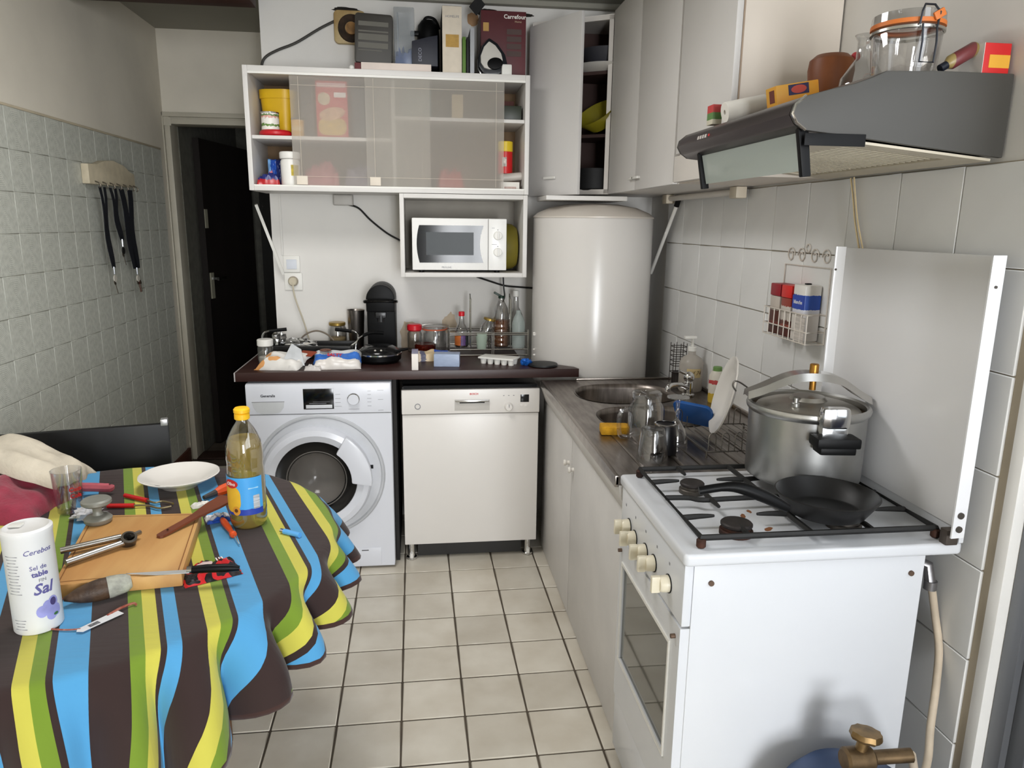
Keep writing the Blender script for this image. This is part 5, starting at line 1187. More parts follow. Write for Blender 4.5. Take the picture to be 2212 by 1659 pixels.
part('carton', box(-.012, .045, -.016, .05, 0, .058, .002), mat('bright_red_carton', (212, 40, 40), .5), t, local=True)
part('yellow_patch', box(.0, .044, -.0168, -.0160, .012, .036), mat('yellow_patch', (236, 176, 60), .5), t, local=True)
part('white_edge', box(-.0128, -.012, -.016, .05, 0, .058), WPLAS, t, local=True)
t = thing('lying_bottle', 'small dark bottle with wine-red label lying against the red carton', 'bottle', (1.05, 1.43, ZH+.002), 0)
part('bottle', xf(lathe([(0, 0), (.012, 0), (.014, .004), (.014, .058), (.008, .068), (0, .068)], 18), (.052, 0, .052), (0, R(-120), 0)), bands('bottle_print', 'x', [(0, (150, 130, 80)), (.2, (110, 50, 52)), (.8, (140, 120, 70))], .4), t, local=True)
part('cap', xf(cyl((0, 0, .067), .008, .016, 14), (.052, 0, .052), (0, R(-120), 0)), mat('navy_cap', (20, 26, 38), .4), t, local=True)

# ================================================================ gas cooker
t = thing('gas_cooker', 'white four-burner gas cooker with oven and raised lid', 'cooker', (.8, 1.545, 0))
CX0, CX1, CY0, CY1, CZ = .527, 1.06, 1.315, 1.785, .86
EN = mat('cooker_enamel', (212, 214, 218), .22, var=.012, scale=3)
part('body', join(box(CX0+.02, CX1, CY0, CY0+.012, .03, .832, .003), box(CX0+.02, CX1, CY1-.012, CY1, .03, .832, .003), box(CX1-.012, CX1, CY0+.012, CY1-.012, .03, .832), box(CX0+.06, CX1, CY0+.012, CY1-.012, .03, .05)), EN, t)
part('hob', prism(rrect(.612, .495, .012, 4, .826, 1.5475), 'z', .834, CZ, .008, 3), EN, t)
cp = part('control_panel', box(CX0, CX0+.02, CY0, CY1, .692, .833, .004), EN, t)
IV = mat('ivory_knob', (226, 218, 196), .35, var=.03)
for i, (px, py) in enumerate(((1347, 1137), (1359, 1163), (1381, 1192), (1399, 1217), (1430, 1261))):
    q = at(px, py, 'x', CX0-.015)
    k = part('knob', xf(lathe([(0, .022), (.015, .022), (.018, .018), (.019, 0), (0, 0)], 20), (CX0, q.y, q.z), (0, R(-90), 0)), IV, cp)
    part('knob_grip', cbox((CX0-.030, q.y, q.z), (.020, .012, .038), .003), IV, k)
    part('knob_skirt', xf(cyl((0, 0, 0), .021, .002, 20), (CX0, q.y, q.z), (0, R(-90), 0)), BLACK, k)
for i in range(5): part('mark', box(CX0-.0006, CX0, 1.40+i*.085, 1.406+i*.085, .79, .796), GREYTXT, cp)
dr = part('oven_door', xf(plate([(-1.782, .215), (-1.318, .215), (-1.318, .686), (-1.782, .686)], [[(-1.745, .345), (-1.375, .345), (-1.375, .622), (-1.745, .622)]], -.0, .022), (CX0+.022, 0, 0), LEFTW), EN, t)
part('oven_glass', box(CX0+.004, CX0+.008, 1.370, 1.750, .34, .627), mat('oven_glass', (70, 72, 66), .06, var=0, coat=.5), dr)
part('window_trim', xf(plate([(-1.751, .339), (-1.369, .339), (-1.369, .628), (-1.751, .628)], [[(-1.744, .346), (-1.376, .346), (-1.376, .621), (-1.744, .621)]], 0, .004), (CX0, 0, 0), LEFTW), WPLAS, dr)
for y in (1.345, 1.765):
    part('handle_screw', xf(cyl((0, 0, 0), .005, .010, 10), (CX0, y, .655), (0, R(-90), 0)), mat('rusty_screw', (110, 90, 76), .6, .6), dr)
part('drawer', box(CX0+.004, CX0+.022, CY0, CY1, .045, .208, .004), EN, t)
for (x, z) in ((.585, .79), (1.03, .79)): part('side_screw', xf(cyl((0, 0, 0), .006, .004, 12), (x, CY0, z), FRONT), MATS['rusty_screw'], t)
for x in (.575, 1.02):
    for y in (CY0+.04, CY1-.04): part('foot', cyl((x, y, 0), .018, .031, 12), BLACK, t)
# burners
RUST = mat('rusty_burner', (74, 44, 32), .7, .3, var=.4, scale=40)
DK = mat('burner_grey', (92, 86, 80), .5, .6, var=.2, scale=40)
for (x, y, r, m) in ((.663, 1.645, .030, DK), (.668, 1.395, .034, RUST), (.945, 1.66, .036, DK), (.925, 1.41, .036, DK)):
    bb = part('burner', join(cyl((x, y, CZ-.002), r*1.05, .014, 24, .002), cyl((x, y, CZ+.012), r*.9, .006, 24)), m, t)
    part('burner_cap', cyl((x, y, CZ+.018), r, .010, 24, .003), mat('burner_cap', (50, 44, 42), .55, .3, var=.3, scale=30), bb)
STAIN = mat('burnt_stain', (150, 96, 60), .6, var=.3)
for (px, py, w) in ((1605, 1115, .012), (1618, 1105, .010), (1660, 1143, .014)):
    q = at(px, py, 'z', CZ); part('grease_stain', xf(ball((0, 0, 0), w, w*.45, .0006, 10, 6, .5, 3, px), (q.x, q.y, CZ+.0002), (0, 0, R(px % 90))), STAIN, t)
# raised lid used as a splash panel
ld = part('lid', join(box(1.113, 1.118, 1.292, 1.822, .892, 1.458, .001)), mat('lid_white', (226, 226, 228), .25, var=.01, scale=2), t)
def lidflange(y0, s):
    v = []
    pr = [(1.118, y0), (1.118, y0-s*.004), (1.112, y0-s*.012)]
    return None
part('lid_flange', prism([(1.116, 1.828), (1.104, 1.840), (1.094, 1.842), (1.094, 1.838), (1.102, 1.836), (1.113, 1.822)], 'z', .885, 1.460), MATS['lid_white'], ld)
fl2 = part('lid_flange', prism([(1.118, 1.288), (1.112, 1.281), (1.082, 1.279), (1.082, 1.283), (1.110, 1.285), (1.113, 1.292)], 'z', .882, 1.460), MATS['lid_white'], ld)
for z in (.902, .932): part('rivet', xf(cyl((0, 0, 0), .007, .003, 14), (1.096, 1.2795, z), FRONT), MATS['burner_grey'], fl2)
part('rivet', xf(cyl((0, 0, 0), .003, .002, 10), (1.096, 1.2795, 1.40), FRONT), MATS['burner_grey'], fl2)
part('rivet', xf(cyl((0, 0, 0), .003, .002, 10), (1.098, 1.838, 1.40), (R(90), 0, 0)), MATS['burner_grey'], ld)
for y in (1.305, 1.80): part('hinge', cbox((1.098, y, CZ+.016), (.028, .022, .034), .003), mat('dark_hinge', (84, 76, 70), .5, .4), t)
part('back_rail', box(1.118, 1.130, 1.30, 1.80, CZ, CZ+.03, .003), EN, t)
# pan support grid, a loose cast frame
t = thing('pan_support', 'black cast grid of pan supports on the hob', 'grate', (.83, 1.56, CZ))
gx0, gx1, gy0, gy1, gz = .566, 1.090, 1.335, 1.765, CZ+.022
part('frame', join(tube([(gx0, gy0, gz), (gx1, gy0, gz), (gx1, gy1, gz), (gx0, gy1, gz)], .0068, 6, True)), IRON, t)
gm = [(gx0+gx1)/2, (gy0+gy1)/2]
def barx(x0, x1, y, bend=0):
    return tube(spl([(x0, y, gz), ((x0+x1)/2, y+bend, gz+.002), (x1, y, gz+.002)], 4), [.0066, .0066, .0064, .0062, .0058, .0054, .0048, .004, .003], 6)
def bary(x, y0, y1): return tube([(x, y0, gz), (x, (y0+y1)/2, gz+.002), (x, y1, gz+.002)], [.0066, .006, .004], 6)
part('bar', tube(spl([(gx0, gm[1]+.01, gz), (.62, gm[1]+.005, gz), (.65, gm[1]-.012, gz), (.75, gm[1]-.008, gz), (gx1, gm[1], gz)], 5), .0062, 6), IRON, t)
part('bar', tube([(.808, gy0, gz), (.808, gy1, gz)], .0062, 6), IRON, t)
for y in (1.44, 1.665):
    part('bar', barx(gx0, gx0+.07, y), IRON, t); part('bar', barx(.808, .735, y), IRON, t)
    part('bar', barx(.808, .878, y), IRON, t); part('bar', barx(gx1, gx1-.075, y), IRON, t)
for x in (.668, .945):
    part('bar', bary(x, gy0, gy0+.055), IRON, t); part('bar', bary(x, gm[1], gm[1]-.06), IRON, t)
    part('bar', bary(x, gy1, gy1-.055), IRON, t); part('bar', bary(x, gm[1], gm[1]+.06), IRON, t)
for x in (gx0, gx1):
    for y in (gy0, gy1): part('foot', cyl((x, y, CZ+.0005), .010, .020, 12, .003), RUST, t)
ZG = gz+.0085
# pressure cooker
t = thing('pressure_cooker', 'large aluminium pressure cooker with clamp bar on the back burner', 'pressure cooker', (.957, 1.662, ZG))
K = (.957, 1.662)
pa = [(0, 0), (.125, 0), (.137, .008), (.138, .02), (.139, .15), (.140, .170), (.1455, .176), (.147, .184), (.1445, .191), (.139, .193), (.1345, .188), (.134, .17), (.134, .02), (.12, .006), (0, .006)]
part('pot', lathe(pa, 64, (K[0], K[1], ZG)), ALU, t)
part('lid', lathe([(.126, .160), (.127, .172), (.120, .182), (.10, .190), (.06, .197), (.045, .199), (.038, .208), (0, .210), (0, .160)], 56, (K[0], K[1], ZG)), mat('lid_aluminium', (186, 182, 174), .4, .9, var=.15, scale=10), t)
part('gasket', lathe([(.126, .166), (.1335, .168), (.1335, .174), (.126, .175)], 56, (K[0], K[1], ZG)), mat('worn_gasket', (120, 100, 76), .7, var=.4, scale=30), t)
# clamp bar across the lid: a bowed strap
L0, L1 = Vector((-.152, .045, .0)), Vector((.165, -.05, -.0))
bar = []
dv = (Vector((.165, -.02, 0))-Vector((-.150, .03, 0)))
sd = Vector((-dv.y, dv.x, 0)).normalized()
pts = spl([(-.150, .030, .208), (-.115, .024, .222), (-.05, .012, .252), (.01, .004, .258), (.07, -.005, .248), (.12, -.014, .216), (.149, -.02, .200)], 5)
v, f = [], []
for i, p in enumerate(pts):
    wv = .024+.010*math.sin(PI*i/(len(pts)-1))
    for (a, h) in ((-wv, -.008), (-wv*.7, .010), (wv*.7, .010), (wv, -.008), (wv*.6, -.003), (-wv*.6, -.003)):
        v.append(Vector((K[0]+p.x+sd.x*a, K[1]+p.y+sd.y*a, ZG+p.z+h)))
for i in range(len(pts)-1):
    for k in range(6): f.append([i*6+k, i*6+(k+1) % 6, (i+1)*6+(k+1) % 6, (i+1)*6+k])
f += [list(range(6))[::-1], [len(v)-6+k for k in range(6)]]
br = part('clamp_bar', (v, f), mat('polished_aluminium', (205, 203, 200), .25, 1, var=.05), t)
part('tightening_screw', join(cyl((K[0]+.01, K[1]+.004, ZG+.222), .008, .045, 14), cyl((K[0]+.01, K[1]+.004, ZG+.266), .011, .022, 16, .002)), mat('brass', (186, 134, 62), .35, .9, var=.1), br)
part('valve', join(cyl((K[0]-.06, K[1]-.05, ZG+.192), .010, .012, 12, .002), cyl((K[0]-.06, K[1]-.05, ZG+.203), .006, .012, 10)), ALU, t)
# handle bracket: steel tab with black grip, on the near side of the pot
ha = R(-97); hd = Vector((math.cos(ha), math.sin(ha), 0)); hs_ = Vector((-hd.y, hd.x, 0))
def hpt(r, s, z): return Vector((K[0], K[1], ZG+z))+hd*r+hs_*s
def hbox(r0, r1, s0, s1, z0, z1, b=.004):
    g = box(r0, r1, s0, s1, z0, z1, b); return ([hpt(p.x, p.y, p.z) for p in g[0]], g[1])
hd_ = part('handle_bracket', join(hbox(.135, .172, -.034, .034, .165, .218, .016), hbox(.138, .165, -.03, .03, .13, .17, .004)), CHROME, t)
part('handle_grip', join(hbox(.140, .195, -.050, .050, .128, .152, .006), hbox(.142, .19, -.040, .042, .112, .130, .005)), BLACK, hd_)
hb2 = R(83); hd = Vector((math.cos(hb2), math.sin(hb2), 0)); hs_ = Vector((-hd.y, hd.x, 0))
part('handle_grip', hbox(.138, .19, -.045, .045, .125, .15, .006), BLACK, t)
# frying pan
t = thing('frying_pan', 'black frying pan on the front burner with handle to the left', 'frying pan', (.885, 1.422, ZG))
PN = mat('pan_black', (20, 19, 19), .45, var=.25, scale=14)
Q = (.885, 1.422, ZG)
part('pan', lathe([(0, 0), (.076, 0), (.082, .003), (.108, .042), (.110, .046), (.107, .047), (.080, .007), (.074, .004), (0, .004)], 48, Q), PN, t)
e0, e1 = at(1690, 1092, 'z', ZG+.045), at(1510, 1060, 'z', ZG+.075)
hp3 = spl([e0+Vector((.012, -.002, -.006)), e0.lerp(e1, .25)+Vector((0, 0, .014)), e0.lerp(e1, .6)+Vector((0, 0, .022)), e1], 6)
part('handle', tube(hp3, [.009+.005*math.sin(PI*min(1, i/14)) for i in range(len(hp3))], 10), BLACK, t)
# gas hose and cylinder
t = thing('gas_hose', 'cream rubber gas hose behind the cooker', 'hose', (1.10, 1.36, .0))
part('hose', tube(spl([at(2012, 1262, 'y', 1.36), at(2020, 1330, 'y', 1.36), at(2028, 1400, 'y', 1.34), at(2022, 1480, 'y', 1.31), at(2010, 1570, 'y', 1.28), at(2004, 1640, 'y', 1.25), at(1985, 1700, 'y', 1.20), (.945, 1.135, .497)], 6), .0085, 10), mat('cream_rubber', (206, 190, 168), .6, var=.1, scale=20), t)
c = at(2012, 1245, 'y', 1.36)
part('elbow', join(tube([c+Vector((-.03, .03, .03)), c+Vector((-.004, .01, .022)), c+Vector((0, 0, -.02))], .012, 10), cyl((c.x, c.y, c.z-.03), .014, .02, 12)), mat('dull_nickel', (150, 148, 150), .35, .9), t)
t = thing('gas_cylinder', 'blue gas cylinder with brass valve in front of the cooker', 'gas cylinder', (.83, 1.145, 0))
Gc = (.845, 1.145, 0); GD = -.066
part('cylinder', lathe([(0, .03), (.12, .03), (.145, .06), (.15, .09), (.15, .40+GD), (.14, .45+GD), (.11, .49+GD), (.06, .508+GD), (.03, .515+GD), (0, .516+GD)], 48, Gc), mat('blue_cylinder', (48, 74, 116), .45, .1, var=.15, scale=10), t)
part('foot_ring', lathe([(.125, 0), (.13, 0), (.13, .06), (.125, .06)], 40, Gc), mat('blue_ring', (40, 62, 100), .5), t)
part('valve', join(cyl((Gc[0], Gc[1], .512+GD), .022, .025, 18, .003), cyl((Gc[0], Gc[1], .535+GD), .014, .04, 14)), mat('old_brass', (150, 122, 82), .45, .8, var=.3, scale=30), t)
rg = part('regulator', join(xf(cyl((0, 0, -.03), .024, .06, 18, .005), (Gc[0]-.006, Gc[1], .555+GD), (0, R(90), 0)), tube([(Gc[0]+.02, Gc[1], .555+GD), (Gc[0]+.10, Gc[1]-.01, .562+GD)], .014, 10)), mat('dull_brass', (120, 98, 70), .5, .7, var=.3, scale=30), t)
part('handwheel', join(tube([(Gc[0]-.004, Gc[1], .57+GD), (Gc[0]+.004, Gc[1], .602+GD)], .011, 10), xf(lathe([(0, 0), (.026, .0), (.030, .006), (.028, .016), (0, .018)], 20, wave=wavy(8, .06)), (Gc[0]+.005, Gc[1], .598+GD), (R(-8), R(6), 0))), MATS['old_brass'], t)
# ================================================================ round table, cloth, chair
TC, TR, TZ = Vector((-.82, 1.74)), .575, .742
t = thing('dining_table', 'round dining table hidden under the striped tablecloth', 'table', (TC.x, TC.y, 0))
TW = mat('table_wood', (120, 84, 52), .5, var=.2, scale=8)
part('table_top', cyl((TC.x, TC.y, TZ-.030), TR-.006, .0275, 64, .004), TW, t)
for a in (45, 135, 225, 315): part('leg', cyl((TC.x+.32*math.cos(R(a)), TC.y+.32*math.sin(R(a)), 0), .022, TZ-.031, 14, .003), TW, t)
CLOTH = bpy.data.materials.new('striped_cloth'); CLOTH.use_nodes = True
nt = CLOTH.node_tree; b = nt.nodes['Principled BSDF']; b.inputs['Roughness'].default_value = .85; b.inputs['Specular IOR Level'].default_value = .15; b.inputs['Sheen Weight'].default_value = .15
at_ = nt.nodes.new('ShaderNodeAttribute'); at_.attribute_name = 'stripe'
mo = nt.nodes.new('ShaderNodeMath'); mo.operation = 'FLOORED_MODULO'; mo.inputs[1].default_value = 1.0; nt.links.new(at_.outputs['Fac'], mo.inputs[0])
r = nt.nodes.new('ShaderNodeValToRGB'); r.color_ramp.interpolation = 'CONSTANT'; el = r.color_ramp.elements
BRN, BLU, YLW, GRN = (54, 41, 39), (82, 154, 202), (196, 189, 80), (114, 140, 46)
seq = [(BLU, .053), (BRN, .064), (GRN, .025), (YLW, .025), (BRN, .011), (BLU, .025), (BRN, .046), (YLW, .026), (GRN, .022), (BRN, .012)]
tot = sum(q[1] for q in seq); acc = 0; first = True
for c_, w_ in seq:
    if first: el[0].position = 0; el[0].color = col(c_); el.remove(el[1]); first = False
    else: e = el.new(acc/tot); e.color = col(c_)
    acc += w_
nt.links.new(mo.outputs[0], r.inputs[0])
ae = nt.nodes.new('ShaderNodeAttribute'); ae.attribute_name = 'hem'
lt = nt.nodes.new('ShaderNodeMath'); lt.operation = 'LESS_THAN'; lt.inputs[1].default_value = .011; nt.links.new(ae.outputs['Fac'], lt.inputs[0])
mxc = nt.nodes.new('ShaderNodeMix'); mxc.data_type = 'RGBA'; nt.links.new(lt.outputs[0], mxc.inputs[0]); nt.links.new(r.outputs[0], mxc.inputs[6]); mxc.inputs[7].default_value = col((66, 46, 42))
nt.links.new(mxc.outputs[2], b.inputs['Base Color'])
tc = nt.nodes.new('ShaderNodeTexCoord'); mp = nt.nodes.new('ShaderNodeMapping'); mp.inputs['Rotation'].default_value = (0, 0, R(-21)); mp.inputs['Scale'].default_value = (2, 22, 1); nt.links.new(tc.outputs['Object'], mp.inputs[0])
wn = nt.nodes.new('ShaderNodeTexNoise'); wn.inputs['Scale'].default_value = 2.5; wn.inputs['Detail'].default_value = 3; nt.links.new(mp.outputs[0], wn.inputs['Vector'])
bp = nt.nodes.new('ShaderNodeBump'); bp.inputs['Strength'].default_value = .35; bp.inputs['Distance'].default_value = .004; nt.links.new(wn.outputs['Fac'], bp.inputs['Height']); nt.links.new(bp.outputs[0], b.inputs['Normal'])
AZ = R(21); NT = 400; rings = [i/10 for i in range(11)]; ND = 26
v, f, ss, hh = [], [], [], []
def sstep(a, b_, x): x = max(0, min(1, (x-a)/(b_-a))); return x*x*(3-2*x)
EK = [(0, .690), (25, .712), (36, .728), (48, .750), (60, .785), (70, .835), (80, .90), (90, .95)]
def esize(ph):
    a = abs(math.degrees(math.atan2(math.sin(ph), math.cos(ph)))); a = 180-a if a > 90 else a
    for (p0, e0), (p1, e1) in zip(EK, EK[1:]):
        if p0 <= a <= p1: return e0+(e1-e0)*(a-p0)/(p1-p0)
    return EK[-1][1]
for i in range(NT):
    th = 2*PI*i/NT; ph = th-AZ
    E_ = esize(ph)
    thd = math.degrees(th); thd = thd-360 if thd > 180 else thd
    fw = sstep(-66, -48, thd)*1.0+.40*(1-sstep(-66, -48, thd))
    if abs(thd) > 110: fw *= .25
    k = 2*PI/11.6
    wave = math.cos(k*(thd+15.5)+.35*math.sin(thd*.21))
    for q in rings+[1+(j+1)/ND for j in range(ND)]:
        if q <= 1: rho = q*TR
        else: rho = TR+(q-1)*(E_-TR)
        s_ = max(0, rho-TR)
        out = .028*(1-math.exp(-s_/.028))
        am = fw*.046*sstep(0, .17, s_)*min(1, (E_-TR)/.16)
        rr = min(rho, TR)+out+am*(wave+.35)+.10*s_*fw
        dz = max(0, s_-out)*(.97)
        th2 = th+fw*.030*sstep(0, .2, s_)*math.sin(k*(thd+15.5)*1.0)
        z = TZ-dz+(.0012*noise.noise(Vector((rho*math.cos(th)*9, rho*math.sin(th)*9, 1))) if s_ == 0 else 0)
        v.append(Vector((rr*math.cos(th2), rr*math.sin(th2), z)))
        sx_, sy_ = TC.x+rho*math.cos(th), TC.y+rho*math.sin(th)
        ss.append((sx_*.934+sy_*.358+.164)/tot); hh.append(E_-rho if q > 1 else 1)
n_ = len(rings)+ND
for i in range(NT):
    a, b2_ = i*n_, ((i+1) % NT)*n_
    for j in range(n_-1): f.append([a+j, a+j+1, b2_+j+1, b2_+j])
cl = bpy.data.objects.new('tablecloth', mesh('tablecloth', (v, f), CLOTH, 180, recalc=False)); COL.objects.link(cl); cl.location = (TC.x, TC.y, 0)
for nm, dat in (('stripe', ss), ('hem', hh)):
    a = cl.data.attributes.new(nm, 'FLOAT', 'POINT'); a.data.foreach_set('value', dat)
sm = cl.modifiers.new('thickness', 'SOLIDIFY'); sm.thickness = .0012; sm.offset = 1
tag(cl, 'brown tablecloth with blue, lime and yellow stripes on the round table', 'tablecloth')
ZS = TZ+.0022
# chair behind the table
CH = Vector((-.906, 2.50)); rz = R(15)
t = thing('dining_chair', 'black dining chair with silver corner behind the table', 'chair', (-1.155, 2.652, 0), R(13))
part('backrest', xf(box(-.26, .26, -.012, .012, .50, .838, .004), (0, -.215, 0), (R(0), 0, 0)), mat('black_vinyl', (12, 12, 14), .5, var=.1, scale=20), t, local=True)
part('seat', box(-.21, .21, -.19, .22, .43, .47, .012), MATS['black_vinyl'], t, local=True)
for s in (-1, 1):
    lg = part('leg', tube([(s*.24, -.197, 0), (s*.24, -.197, .60), (s*.24, -.197, .835)], .011, 8), CHROME, t, local=True)
    part('post_cap', cbox((s*.248, -.215, .843), (.022, .030, .022), .003), mat('silver_cap', (200, 200, 200), .35, .7), lg, local=True)
    part('leg', tube([(s*.20, .20, 0), (s*.20, .20, .43)], .011, 8), CHROME, t, local=True)
part('stretcher', tube([(-.205, -.197, .30), (.205, -.197, .30)], .008, 8), CHROME, t, local=True)

# ================================================================ things on the table
t = thing('cutting_board', 'thick wooden cutting board in the middle of the table', 'cutting board', (-.67, 1.67, ZS))
bd = [(-.752, 1.478), (-.517, 1.503), (-.566, 1.842), (-.842, 1.850)]
bd = [(-.757, 1.470), (-.513, 1.500), (-.568, 1.840), (-.838, 1.846)]
BW = mat('board_wood', (202, 158, 98), .55, var=.2, scale=9, stretch=(1.6, .3, 1), rgb2=(178, 126, 70), detail=8)
part('board', prism(bd, 'z', ZS, ZS+.030, .003), BW, t)
gv = [(x*.93+(-.669)*.07, y*.93+1.664*.07) for x, y in bd]
part('groove', tube([(x, y, ZS+.0298) for x, y in gv], .0016, 6, True), mat('groove_wood', (140, 92, 46), .6), t)
ZBD = ZS+.0302
# sunflower oil bottle
t = thing('cooking_oil_bottle', 'large plastic bottle of sunflower oil with yellow cap', 'bottle', (-.447, 1.826, ZS), R(0))
def obw(a, z): return .05*abs(math.cos(2*a))-.02+(.012*math.sin(z*420+a*2) if z > .17 else .006*math.sin(z*300))
op = [(0, 0), (.038, 0), (.043, .006), (.0445, .02), (.0445, .055), (.0445, .09), (.0445, .13), (.0435, .15), (.043, .165), (.044, .18), (.044, .195), (.043, .21), (.040, .225), (.034, .242), (.026, .258), (.018, .270), (.0145, .276), (.0145, .282)]
def dens(p):
    o = []
    for a, b_ in zip(p, p[1:]):
        n = max(1, int(abs(b_[1]-a[1])/.006)); o += [(a[0]+(b_[0]-a[0])*k/n, a[1]+(b_[1]-a[1])*k/n) for k in range(n)]
    return o+[p[-1]]
opd = dens(op)
part('bottle', shell(opd, .0012, 40, wave=lambda a, z: obw(a, z) if .01 < z < .24 else 0), GLASS, t, local=True)
OIL = hazy('sunflower_oil', (226, 200, 104), .5, .06)
part('oil', lathe([(0, .002)]+[(r-.0018, max(z, .002)) for r, z in opd if z <= .236][1:]+[(0, .236)], 40, wave=lambda a, z: obw(a, z) if .01 < z < .232 else 0), OIL, t, local=True)
part('cap', join(cyl((0, 0, .280), .0185, .016, 28, .002), lathe([(.015, .296), (.0195, .298), (.0195, .306), (.016, .310), (0, .311), (0, .296)], 28)), mat('yellow_cap', (244, 190, 30), .4, var=.02), t, local=True)
lb0 = .0452*1.035
lbm = bands('oil_label', 'z', [(0, (38, 62, 160)), (.16, (70, 160, 226))], .4, .05)
part('label', patch(lb0, R(-175), R(-28), .042, .140, (0, 0, 0), 30), lbm, t, local=True)
def sticker(name, poly, a0, z0, m, off=.0008):
    return part(name, wrap(fan(poly), lb0+off, a0, (0, 0, 0), z0), m, t, local=True)
sticker('yellow_panel', rrect(.055, .072, .026, 7), R(-130), .085, mat('label_yellow', (226, 178, 50), .5, var=.06, scale=40))
sticker('red_oval', ell(.021, .0115, 24), R(-127), .124, mat('label_red', (196, 44, 40), .5), .0014)
part('lettering', wrap(textg('Oliva', .013, shear=.15), lb0+.0022, R(-127), (0, 0, 0), .124), WHITETXT, t, local=True, recalc=False, sharp=180)
sticker('sunflower', ell(.011, .012, 16), R(-112), .054, mat('flower_orange', (216, 150, 50), .5), .0016)
sticker('flower_heart', ell(.005, .005, 12), R(-112), .055, mat('flower_brown', (96, 52, 26), .5), .0022)
sticker('barcode', rrect(.017, .036, .002, 3), R(-50), .075, mat('barcode', (214, 216, 222), .6, var=.35, scale=240, stretch=(.05, .05, 3)), .001)
sticker('text_bar', rrect(.026, .004, .001, 2), R(-58), .112, mat('pale_text', (160, 210, 240), .5), .001)
# salt canister
SC = (-.738, 1.372)
t = thing('salt_canister', 'tall white salt canister with violet flower at the table front', 'canister', (SC[0], SC[1], ZS))
sr = .0415
part('canister', lathe([(0, 0), (sr-.001, 0), (sr, .002), (sr, .190), (sr+.0012, .192), (sr+.0012, .200), (sr-.004, .2035), (sr-.007, .199), (sr-.012, .1965), (0, .1985)], 48), mat('white_card_tube', (228, 227, 226), .5, var=.03, scale=12), t, local=True)
part('spout_tab', cbox((-.022, .010, .2005), (.022, .016, .004), .001), WPLAS, t, local=True)
VIO = mat('violet_print', (96, 92, 150), .6); LIL = mat('lilac_print', (160, 160, 220), .6, var=.15, scale=30)
def can(name, poly, a0, z0, m, off=.0004):
    return part(name, wrap(fan(poly, 4), sr+off, a0, (0, 0, 0), z0), m, t, local=True)
def ctext(s, size, a0, z0, m, **k): return part('lettering', wrap(textg(s, size, **k), sr+.0006, a0, (0, 0, 0), z0), m, t, local=True, recalc=False, sharp=180)
ctext('Cerebos', .014, R(-45), .163, VIO, shear=.3); ctext('Sel de', .012, R(-48), .132, VIO); ctext('table', .014, R(-46), .119, VIO, bold=.0004)
ctext('FIN', .009, R(-42), .106, GREYTXT); ctext('Sal', .030, R(-44), .088, VIO, bold=.0006, shear=.25)
for k in range(13): can('print', rrect(.026-.004*(k % 3), .0014, .0004, 1), R(-108), .158-k*.0062, GREYTXT)
for k in range(4): can('print', rrect(.024-.004*(k % 3), .0014, .0004, 1), R(-106), .030-k*.006, GREYTXT)
for (da, dz, w, h) in ((0, 0, .010, .016), (14, .008, .010, .013), (-14, -.004, .010, .012), (8, -.016, .010, .010), (22, -.010, .009, .012)): can('petal', ell(w, h, 16), R(-38+da), .047+dz, LIL, .0004+.0002*(da % 3))
can('flower_heart', ell(.006, .008, 14), R(-24), .057, mat('dark_violet', (70, 60, 110), .6), .0012)
can('leaf', ell(.005, .003, 10), R(-20), .030, mat('leaf_green', (60, 110, 60), .6), .0012)
# dried sausage with string and tag
t = thing('dried_sausage', 'cut dried sausage with white end and string before the board', 'sausage', (-.67, 1.462, ZS))
A0, A1 = Vector((-.722, 1.437, ZS+.015)), Vector((-.612, 1.492, ZS+.021))
pts = [A0.lerp(A1, k/14) for k in range(15)]
rr_ = [.004, .008, .012, .0155, .018, .020, .0215, .0225, .0225, .022, .022, .021, .020, .018, .012]
part('meat', tube(pts[:11], rr_[:11], 18), mat('sausage_skin', (84, 62, 44), .55, var=.4, scale=40, bump=.5, bscale=120, rgb2=(52, 36, 26)), t)
part('mould_end', tube(pts[9:], [x*1.03 for x in rr_[9:]], 18), mat('white_mould', (176, 176, 164), .85, var=.2, scale=60, bump=.6, bscale=160), t)
STR = mat('red_white_twine', (176, 120, 100), .8, var=.4, scale=120, rgb2=(130, 50, 40))
part('string', tube(spl([A0+Vector((.004, .002, .004)), A0+Vector((-.012, -.006, -.004)), (-.736, 1.405, ZS+.003), (-.735, 1.375, ZS+.002), (-.715, 1.352, ZS+.002), (-.68, 1.342, ZS+.002), (-.650, 1.340, ZS+.003)]), .0018, 6), STR, t)
part('string', tube(spl([(-.620, 1.385, ZS+.003), (-.605, 1.408, ZS+.005), (-.588, 1.428, ZS+.004), (-.580, 1.424, ZS+.003)]), .0026, 6), STR, t)
tg = Vector((-.601, 1.398)); th_ = Vector((-.648, 1.334)); td = (tg-th_).normalized(); tn = Vector((-td.y, td.x))
part('tag', prism([tuple(th_+tn*.009), tuple(th_-td*.006+tn*.002), tuple(th_-tn*.009), tuple(tg-tn*.012), tuple(tg+tn*.010)], 'z', ZS+.003, ZS+.0038), mat('paper_tag', (222, 222, 224), .6, var=.04), t)
part('tag_print', prism([tuple(th_+td*.016+tn*.004), tuple(th_+td*.016-tn*.006), tuple(th_+td*.036-tn*.007), tuple(th_+td*.036+tn*.004)], 'z', ZS+.0038, ZS+.0041), mat('tag_ink', (130, 130, 134), .6, var=.4, scale=300), t)
